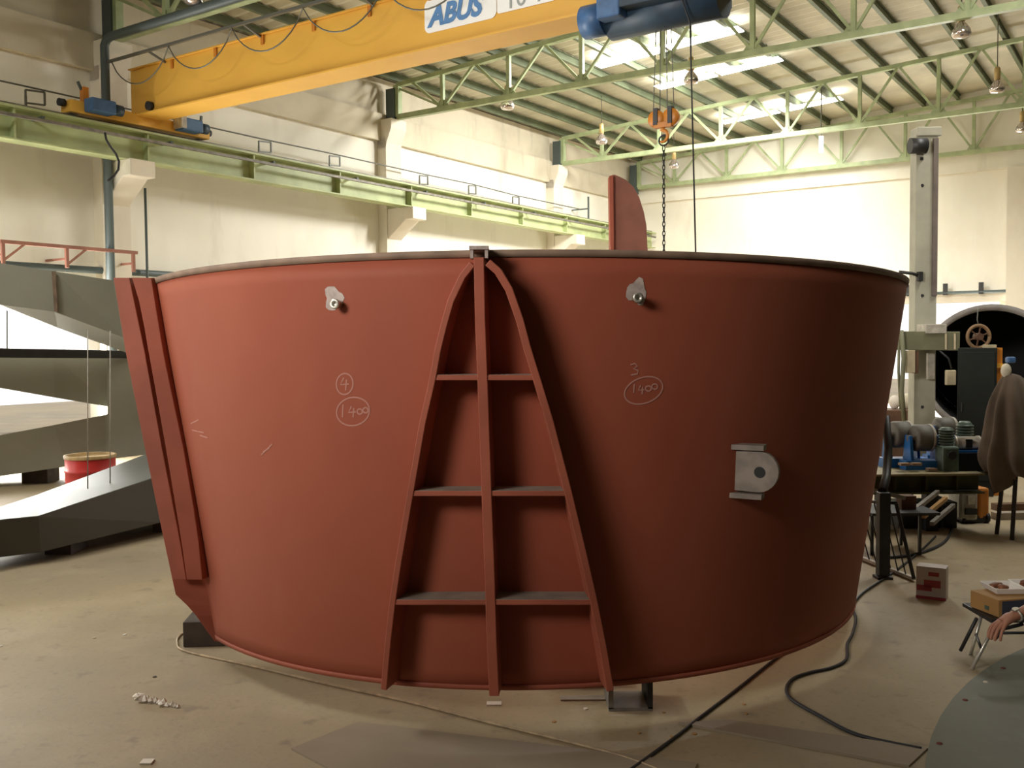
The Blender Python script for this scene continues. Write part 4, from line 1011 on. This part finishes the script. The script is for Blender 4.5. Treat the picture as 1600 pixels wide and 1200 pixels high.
MB().boxc((P.x + .02, YW + .11, (zb2 + .045) / 2 + .01), .22, .28, max(zb2 - .045, .02) + .03).build('chassis', 'blackp', t)
# canvas tarp draped over a stand
YT = 7.7
top = at_y(1582, 588, YT)
t = thing('draped_canvas', 'brown-grey canvas sheet draped over a hidden stand at the right edge', 'canvas', (top.x + .05, YT, 0))
# outline readings (y, xl, xr), loft with folds
rows = [(583, 1568, 1592), (600, 1562, 1606), (625, 1550, 1622), (655, 1546, 1636), (690, 1543, 1650), (712, 1536, 1660), (735, 1542, 1664), (755, 1552, 1668)]
vs = []; fs = []; N = 72
for ri, (y, xl, xr) in enumerate(rows):
    a_, c_ = at_y(xl, y, YT), at_y(xr, y, YT); cxm = (a_.x + c_.x) / 2; rx = (c_.x - a_.x) / 2; ry = rx * .75
    fr = ri / (len(rows) - 1)
    for k_ in range(N):
        q = 2 * math.pi * k_ / N; f_ = 1 + (.14 * fr + .05) * math.sin(9 * q + 1.9 * fr) + .07 * fr * math.sin(14 * q + 2) + .05 * math.sin(5 * q - 2 * fr)
        zz = a_.z + (0 if ri < len(rows) - 2 else .08 * math.sin(5 * q) * (1 if ri == len(rows) - 1 else .4))
        vs.append(Vector((cxm + rx * f_ * math.cos(q), YT + ry * f_ * math.sin(q), zz)))
for ri in range(len(rows) - 1):
    for k_ in range(N): fs.append((ri * N + k_, ri * N + (k_ + 1) % N, (ri + 1) * N + (k_ + 1) % N, (ri + 1) * N + k_))
fs.append(tuple(range(N)))
cv = MB().add(vs, fs, True).build('canvas_sheet', 'cloth', t)
sd = cv.modifiers.new('thick', 'SOLIDIFY'); sd.thickness = .006
ss = cv.modifiers.new('sub', 'SUBSURF'); ss.levels = 1; ss.render_levels = 1
for dx in (-.14, .16):
    for dy in (-.12, .12): MB().bar((top.x + .12 + dx * 1.2, YT + dy, 0), (top.x + .08 + dx * .3, YT + dy * .5, top.z - .06), .03, .03).build('stand_leg', 'blackp', t)
P = at_y(1571, 578, YT); tag(MB().ball((P.x + .005, YT, top.z + .045), .045, .9, .8, 1.3, 10).build('rag', 'rag'), 'pale rag bundled on the top of the draped canvas', 'rag')
P = at_y(1578, 562, YT)
tag(MB().boxc((P.x + .015, YT + .02, top.z + .13), .07, .06, .05).build('blue_cap', 'blue', bevel=.015), 'small blue cap on the pale rag above the canvas', 'cap')
# timbers on the floor at the right edge
for i, (y, lab, m_) in enumerate(((806, 'long pale timber on the floor at the right edge, nearer of two', 'wood'), (792, 'long brown timber on the floor at the right edge, farther of two', 'brown'))):
    A_ = at_z(1553, y, .03); B2 = A_ + Vector((2.2, .15, 0)); tag(MB().bar(A_, B2, .10, .06).build('timber', m_), lab, 'timber')

# ================================================================ FOREGROUND RIGHT
# white and red carton
P = at_z(1456, 944, 0)
t = thing('carton', 'upright white carton with red print standing alone on the floor', 'carton', (P.x, P.y + .05, 0))
X1 = Vector((.86, -.51, 0)).normalized(); X2 = Vector((.51, .86, 0)).normalized()
A_ = at_z(1431, 934, 0); h_ = at_y(1431, 884, A_.y).z
cA = A_ + X1 * .085 + X2 * .055
MB().boxc(cA + Z * h_ / 2, .17, .11, h_, (X1, X2, Z)).build('box', 'cartonw', t, bevel=.002)
f0 = A_ - X2 * .0015
def patch(u0, u1, z0, z1, m_, name): 
    return MB().prism([f0 + X1 * u0 + Z * z0, f0 + X1 * u1 + Z * z0, f0 + X1 * u1 + Z * z1, f0 + X1 * u0 + Z * z1], X2 * .001).build(name, m_, t)
patch(.07, .13, h_ - .055, h_ - .03, 'cartonr', 'printed_mark'); patch(.045, .14, h_ - .125, h_ - .08, 'cartonr', 'printed_mark'); patch(.005, .09, .05, .085, 'cartonr', 'printed_mark'); patch(0, .17, 0, .018, 'cartonr', 'printed_band')
# floor disc plate lower right (lies flat)
Cc = at_z(1720, 1290, 0); pts3 = [at_z(1452, 1160, .012), at_z(1500, 1078, .012), at_z(1600, 1012, .012)]
def circ(p, q, r):
    ax_, ay, bx, by, cx__, cy__ = p.x, p.y, q.x, q.y, r.x, r.y
    d = 2 * (ax_ * (by - cy__) + bx * (cy__ - ay) + cx__ * (ay - by))
    ux = ((ax_ ** 2 + ay ** 2) * (by - cy__) + (bx ** 2 + by ** 2) * (cy__ - ay) + (cx__ ** 2 + cy__ ** 2) * (ay - by)) / d
    uy = ((ax_ ** 2 + ay ** 2) * (cx__ - bx) + (bx ** 2 + by ** 2) * (ax_ - cx__) + (cx__ ** 2 + cy__ ** 2) * (bx - ax_)) / d
    return Vector((ux, uy, 0)), math.hypot(ax_ - ux, ay - uy)
cc, rr = circ(*pts3); print('DISC', cc, rr)
dk = thing('round_steel_plate', 'large round grey steel plate lying on the floor in the lower right corner', 'steel plate', cc)
MB().lathe([(.001, 0), (rr, 0), (rr, .012), (.001, .012)], cc, Z, 96, smooth=False).build('plate', 'disc', dk)
for x, y in ((1567, 1044), (1508, 1094), (1468, 1162), (1540, 1066)):
    P = at_z(x, y, .012); MB().lathe([(.012, 0), (.010, .004), (.001, .005)], (P.x, P.y, .012), Z, 10).build('rust_spot', 'rust' if x != 1540 else 'rag', dk)
# folding stool with carton and food tray
P = at_z(1518, 1046, 0); YS = P.y; 
zs = at_y(1560, 964, YS + .05).z
t = thing('folding_stool', 'low folding stool with chrome tube legs carrying a cardboard box, right edge', 'stool', (P.x + .2, YS + .15, 0))
x0 = P.x
MB().boxc((x0 + .30, YS + .17, zs - .012), .40, .30, .02).build('seat', 'blackp', t, bevel=.005)
def leg(a_, b2, m_='steel'): MB().tube([a_, a_ + (b2 - a_) * .5, b2], .009, 8).build('leg', m_, t)
leg(Vector((x0, YS, 0)), Vector((x0 + .13, YS + .03, zs - .02))); leg(Vector((x0 + .10, YS + .22, 0)), Vector((x0 + .18, YS + .26, zs - .02)))
leg(Vector((x0 + .02, YS + .16, 0.04)), Vector((x0 + .07, YS + .1, zs - .02)), 'blackp')
leg(Vector((x0 + .52, YS, 0)), Vector((x0 + .42, YS + .03, zs - .02))); leg(Vector((x0 + .50, YS + .26, 0)), Vector((x0 + .42, YS + .26, zs - .02)))
MB().tube([Vector((x0 + .05, YS + .01, .10)), Vector((x0 + .13, YS + .23, .10))], .007, 6).build('cross_tube', 'blackp', t)
MB().tube([Vector((x0 + .09, YS + .02, .17)), Vector((x0 + .46, YS + .02, .17))], .007, 6).build('cross_tube', 'blackp', t)
MB().tube([Vector((x0 + .12, YS + .02, zs - .10)), Vector((x0 + .16, YS + .02, zs - .05)), Vector((x0 + .26, YS + .03, zs - .03))], .009, 6).build('hinge_tube', 'blackp', t)
hb = .085
A_ = at_z(1516, 948, zs); B2 = at_z(1560, 965, zs)
X1 = (B2 - A_).normalized(); L1 = (B2 - A_).length; X2 = Vector((-X1.y, X1.x, 0))
c_ = A_ + X1 * L1 / 2 + X2 * .21 + Z * hb / 2
t = thing('cardboard_box', 'open flat cardboard box with dark printed panel on the folding stool', 'box', (c_.x, c_.y, zs))
MB().boxc(c_, L1, .42, hb, (X1, X2, Z)).build('box_body', 'card', t, bevel=.003)
MB().boxc(c_ + X1 * (L1 / 2 + .001) - X2 * .105, .002, .17, hb - .015, (X1, X2, Z)).build('printed_panel', 'cardp', t)
MB().boxc(c_ - X2 * .2105 + X1 * .02 - Z * .015, .03, .002, .02, (X1, X2, Z)).build('printed_mark', 'gearg', t)
for i, (dx, dy, w__) in enumerate(((-.07, .03, .16), (.09, .06, .17))):
    Q = c_ + Vector((dx, dy, hb / 2 + .001))
    tr = thing('food_tray', ['white foam food tray on the cardboard box, left one', 'white foam food tray piled with browned food, right one'][i], 'tray', Q)
    vs = [Q + Vector((sx * w__ / 2 * f, sy * .085 * f, z_)) for z_, f in ((0, .85), (.03, 1.0), (.03, .93), (.006, .8)) for sx, sy in ((-1, -1), (1, -1), (1, 1), (-1, 1))]
    fs = [(0, 3, 2, 1)] + [(4 * r_ + k_, 4 * r_ + (k_ + 1) % 4, 4 * r_ + 4 + (k_ + 1) % 4, 4 * r_ + 4 + k_) for r_ in range(3) for k_ in range(4)] + [(12, 13, 14, 15)]
    MB().add(vs, fs).build('tray_body', 'foam', tr, bevel=.004)
    b = MB()
    for k_ in range(6 if i == 0 else 12):
        b.ball(Q + Vector((random.uniform(-.06, .06), random.uniform(-.04, .04), .014 + (.012 if i == 0 else random.uniform(.01, .035)))), random.uniform(.014, .022), 1.2, 1, .7, 8)
    f_ = b.build('food', 'food', tr); f_['kind'] = 'stuff'

# ================================================================ PERSON at the right edge (one hand in view)
def skin_chain(name, chains, m_, parent, sub=2):
    """chains: list of [(pos, radius), ...]; chains after the first start at an existing point"""
    vs = []; ed = []; rad = []; idx = {}
    for ch in chains:
        prev = None
        for p, r_ in ch:
            key = tuple(round(c_, 4) for c_ in p)
            if key not in idx: idx[key] = len(vs); vs.append(Vector(p)); rad.append(r_)
            i = idx[key]
            if prev is not None and prev != i: ed.append((prev, i))
            prev = i
    me = bpy.data.meshes.new(name); org = Vector((0, 0, 0)); q = parent
    while q is not None: org += q.location; q = q.parent
    me.from_pydata([v - org for v in vs], ed, []); o = bpy.data.objects.new(name, me); S.collection.objects.link(o); o.parent = parent
    sk = o.modifiers.new('skin', 'SKIN'); sk.use_smooth_shade = True
    if not me.skin_vertices: me.attributes.new('x', 'FLOAT', 'POINT')
    return o, me, rad
def person():
    W_ = at_y(1583, 968, 4.42)                      # wrist
    K = Vector((W_.x + .26, W_.y + .20, W_.z + .10))  # knee top
    pel = Vector((3.25, 5.0, .32)); ch = Vector((3.12, 4.85, .72)); nk = Vector((3.06, 4.80, .92)); hd = Vector((2.98, 4.78, 1.08))
    t = thing('person', 'person crouching at the right edge in blue jeans, bare arm with wristwatch reaching out', 'person', (3.2, 4.9, 0))
    elb = Vector((2.86, 4.62, .46)); shl = Vector((3.02, 4.62, .86)); shr = Vector((3.2, 5.02, .86)); elr = Vector((3.0, 5.15, .58)); wrr = Vector((2.82, 5.02, .50))
    hipL = Vector((3.22, 4.88, .32)); hipR = Vector((3.30, 5.12, .32)); knL = Vector((2.82, 4.72, .46)); knR = Vector((2.90, 5.15, .46)); anL = Vector((2.98, 4.66, .10)); anR = Vector((3.05, 5.12, .10))
    def mk(name, pts, edges, m_, parent):
        me = bpy.data.meshes.new(name); me.from_pydata([Vector(p) - Vector((3.2, 4.9, 0)) for p, r_ in pts], edges, [])
        o = bpy.data.objects.new(name, me); S.collection.objects.link(o); o.parent = parent
        bm = bmesh.new(); bm.from_mesh(me); L = bm.verts.layers.skin.verify(); bm.verts.ensure_lookup_table()
        for i, (p, r_) in enumerate(pts):
            rr_ = r_ if isinstance(r_, tuple) else (r_, r_); bm.verts[i][L].radius = rr_
        bm.verts[0][L].use_root = True; bm.to_mesh(me); bm.free()
        sk = o.modifiers.new('skin', 'SKIN'); sk.use_smooth_shade = True
        sb = o.modifiers.new('sub', 'SUBSURF'); sb.levels = 2; sb.render_levels = 2
        me.materials.append(M[m_]); return o
    f = (W_ - elb).normalized()
    side = Vector((-f.y, f.x, 0)).normalized()      # across the palm
    if side.y > 0: side = -side
    dn = f.cross(side).normalized()
    if dn.z > 0: dn = -dn
    palm = W_ + f * .035; kn = W_ + f * .082 + dn * .006
    pts = [(pel, .13), (ch, (.16, .12)), (nk, .055), (hd - Z * .04, .075), (hd + Z * .05 + Vector((-.01, 0, 0)), .085), (hd + Z * .11, .06),
           (shl, .062), (elb, .042), ((elb + W_) / 2, .038), (W_, .024), (palm, (.032, .018)),
           (shr, .062), (elr, .042), (wrr, .026), (wrr + Vector((-.08, .01, -.02)), (.036, .016)),
           (hipL, .095), (knL, .062), ((knL + anL) / 2, .055), (anL, .038), (hipR, .095), (knR, .062), ((knR + anR) / 2, .055), (anR, .038), (hd + Vector((-.085, 0, .03)), .02)]
    ed = [(0, 1), (1, 2), (2, 3), (3, 4), (4, 5), (1, 6), (6, 7), (7, 8), (8, 9), (9, 10), (1, 11), (11, 12), (12, 13), (13, 14), (0, 15), (15, 16), (16, 17), (17, 18), (0, 19), (19, 20), (20, 21), (21, 22), (3, 23)]
    # near hand: knuckles and fingers spread from the palm
    fl = [(-.027, .060, .009), (-.009, .068, .0095), (.009, .066, .009), (.026, .052, .008)]
    for off, ln, r_ in fl:
        b0 = kn + side * off; b1 = b0 + f * ln * .45 + dn * .012 + side * off * .18; b2 = b1 + f * ln * .3 + dn * .022; b3 = b2 + f * ln * .15 + dn * .022
        n0 = len(pts); pts += [(b0, r_ * 1.15), (b1, r_), (b2, r_ * .92), (b3, r_ * .75)]; ed += [(10, n0), (n0, n0 + 1), (n0 + 1, n0 + 2), (n0 + 2, n0 + 3)]
    tb = W_ + f * .02 + side * -.026; n0 = len(pts); pts += [(tb, .013), (tb + f * .025 - side * .018 + dn * .012, .0105), (tb + f * .045 - side * .022 + dn * .028, .008)]; ed += [(10, n0), (n0, n0 + 1), (n0 + 1, n0 + 2)]
    body = mk('body', pts, ed, 'skin', t)
    # clothes
    mk('jeans', [(pel, .15), (hipL, .112), (knL, .082), ((knL + anL) / 2, .07), (anL + Z * .02, .055), (hipR, .112), (knR, .082), ((knR + anR) / 2, .07), (anR + Z * .02, .055), (pel + (ch - pel) * .25, (.155, .13))], [(0, 1), (1, 2), (2, 3), (3, 4), (0, 5), (5, 6), (6, 7), (7, 8), (0, 9)], 'denim', t)
    mk('shirt', [(pel + (ch - pel) * .2, (.16, .14)), (ch, (.18, .14)), (nk - Z * .04, .085), (shl, .082), (shl + (elb - shl) * .6, .066), (shr, .082), (shr + (elr - shr) * .6, .066)], [(0, 1), (1, 2), (1, 3), (3, 4), (1, 5), (5, 6)], 'shirt', t)
    MB().ball(hd + Vector((.03, 0, .075)), .1, 1.05, .9, .9, 14).build('hair', 'hair', t)
    for a_ in (anL, anR): MB().ball(a_ + Vector((-.07, 0, -.045)), .055, 2.3, .85, .9, 12).build('shoe', 'black', t)
    Wb = W_ - f * .022
    ringp = [Wb + side * .030 * math.cos(q) + dn * .025 * math.sin(q) for q in [2 * math.pi * j / 20 for j in range(21)]]
    wt = MB().tube(ringp, .006, 6, cap=False).build('wristwatch', 'steel', t, label='silver wristwatch')
    MB().cyl(Wb - dn * .024, Wb - dn * .034, .015, 16).build('watch_face', 'steel', wt)
    for dy in (-.032, .032): MB().ball(hd + Vector((-.082, dy, .045)), .012, .6, 1, 1, 8).build('eye', 'white', t)
    MB().ball(hd + Vector((-.08, 0, -.025)), .02, .5, 1.2, .35, 8).build('mouth', 'rust', t)
    for dy in (-.082, .082): MB().ball(hd + Vector((.005, dy, .03)), .024, .7, .35, 1.2, 8).build('ear', 'skin', t)
    # a low seat under the person, out of view
    b = MB(); b.boxc((3.3, 5.02, .085), .34, .36, .17); tag(b.build('low_block_seat', 'wood', bevel=.005), 'low wooden block that the crouching person sits on, beyond the right edge', 'block')
person(); [setattr(o_, 'location', o_.location + Z * .012) for o_ in S.objects if o_.name in ('person', 'low_block_seat')]

# ================================================================ FLOOR ITEMS
def strip_curve(pxs, r, m_, name, label, cat, z=None, n=6):
    z = r if z is None else z
    P_ = [at_z(x, y, z) for x, y in pxs]
    # catmull-rom smoothing
    out = []
    for i in range(len(P_) - 1):
        p0, p1, p2, p3 = P_[max(i - 1, 0)], P_[i], P_[i + 1], P_[min(i + 2, len(P_) - 1)]
        for j in range(8):
            u_ = j / 8; out.append(.5 * ((2 * p1) + (p2 - p0) * u_ + (2 * p0 - 5 * p1 + 4 * p2 - p3) * u_ * u_ + (3 * p1 - p0 - 3 * p2 + p3) * u_ ** 3))
    out.append(P_[-1])
    return tag(MB().tube(out, r, n).build(name, m_), label, cat)
strip_curve([(300, 985), (282, 992), (277, 1004), (292, 1018), (400, 1042), (500, 1066), (640, 1097), (760, 1128), (860, 1152), (960, 1178), (1010, 1195), (1060, 1215)], .006, 'brass', 'metal_strip', 'long thin tan metal strip on the floor along the front of the shell', 'strip')
strip_curve([(1335, 925), (1333, 950), (1337, 968), (1332, 990), (1324, 1006), (1322, 1030), (1300, 1043), (1265, 1051), (1240, 1060), (1229, 1074), (1236, 1092), (1280, 1118), (1340, 1148), (1440, 1170)], .008, 'black', 'power_cable', 'black cable snaking in an S on the floor right of the shell', 'cable')
strip_curve([(1336, 940), (1350, 925), (1392, 897), (1430, 868), (1462, 838)], .008, 'black', 'welding_cable', 'straight black cable running from the shell edge past the wire rack', 'cable')
strip_curve([(1375, 872), (1420, 868), (1455, 858), (1476, 846), (1486, 830), (1492, 812), (1500, 800)], .011, 'black', 'welding_cable', 'thick black cable curving from the rack to the welding cart', 'cable')
strip_curve([(975, 1210), (1010, 1185), (1060, 1148), (1095, 1120), (1150, 1078), (1216, 1026), (1245, 1008)], .007, 'black', 'floor_rod', 'straight dark rod slanting out from under the shell to the lower edge', 'rod')
# floor plates (thin steel sheets let on the floor) lower edge
q = [at_z(455, 1172, .0), at_z(560, 1130, .0), at_z(1090, 1195, .0), at_z(1040, 1290, 0), at_z(640, 1270, 0)]
tag(MB().prism(q, Z * .008).build('floor_plate', 'sheetsteel'), 'thin brown steel sheet on the floor at the lower edge, left of the slanting rod', 'plate')
q = [at_z(1060, 1142, .0), at_z(1180, 1128, .0), at_z(1442, 1172, .0), at_z(1440, 1196, 0)]
for a_, b_, m_ in (((1085, 1128), (1442, 1180), 0), ((1150, 1135), (1600, 1230), 1)): pass
A_, B2 = at_z(1140, 1128, 0), at_z(1450, 1172, 0); C2, D2 = at_z(1060, 1132, 0), at_z(1420, 1200, 0)
tag(MB().prism([A_, C2, D2, B2], Z * .01).build('floor_plate', 'sheetsteel'), 'long narrow brown steel sheet on the floor between the S-shaped cable and the round plate', 'plate')
# crumpled paper and scraps
b = MB(); rnd = random.Random(3)
for i in range(16):
    u_ = i / 15; P = at_z(214 + 64 * u_, 1093 + 12 * u_ + rnd.uniform(-4, 4) * (1 - u_), .004); r_ = .024 * (1 - .6 * u_) * rnd.uniform(.7, 1.2)
    pts = [P + Vector((r_ * rnd.uniform(.6, 1.3) * math.cos(q), r_ * rnd.uniform(.6, 1.3) * math.sin(q), rnd.uniform(0, .018) * (1 - .6 * u_))) for q in [math.tau * j / 6 for j in range(6)]]
    b.add(pts + [P + Z * rnd.uniform(.004, .03)], [(j, (j + 1) % 6, 6) for j in range(6)] + [tuple(range(6))[::-1]])
tag(b.build('crumpled_paper', 'paper'), 'torn white paper scrap on the floor at lower left', 'paper')
P = at_z(230, 1190, .004); tag(MB().boxc(P, .045, .04, .006).build('paper_square', 'paper'), 'small square pale paper at the bottom edge, lower left', 'paper')
P = at_z(772, 1099, .003); tag(MB().boxc((P.x, P.y, .003), .065, .04, .005).build('paper_tag', 'foam'), 'small white paper under the foot of the centre rib', 'paper')
ls = [(195, 992, 'foam'), (147, 997, 'rag'), (2, 1010, 'foam'), (866, 1128, 'card'), (915, 1108, 'paper'), (998, 1146, 'card'), (1037, 1114, 'card'), (1050, 1152, 'card'), (1041, 1164, 'card'), (1069, 1198, 'card'), (1162, 1101, 'card'), (1166, 1116, 'card'), (242, 1058, 'woodd'), (1085, 1147, 'card'), (737, 1170, 'card'), (520, 1198, 'card')]
for x, y, m_ in ls:
    P = at_z(x, y, 0); r_ = random.uniform(.006, .010); zz = .0
    b = MB(); a0 = random.uniform(0, 3); pts = [Vector((P.x + r_ * (1 + .4 * math.sin(3 * q + a0)) * math.cos(q), P.y + r_ * 1.2 * math.sin(q), zz)) for q in [math.pi * 2 * j / 7 for j in range(7)]]
    b.prism(pts, Z * .004); tag(b.build('debris_chip', m_), 'tiny scattered chip of debris lying on the concrete floor', 'debris', 'scattered floor chips')
# cardboard strip under the front block
P = at_z(905, 1100, 0); tag(MB().boxc((P.x + .02, P.y + .06, .004), .2, .05, .006).build('cardboard_strip', 'wood'), 'pale flat strip on the floor beside the steel stub', 'strip')
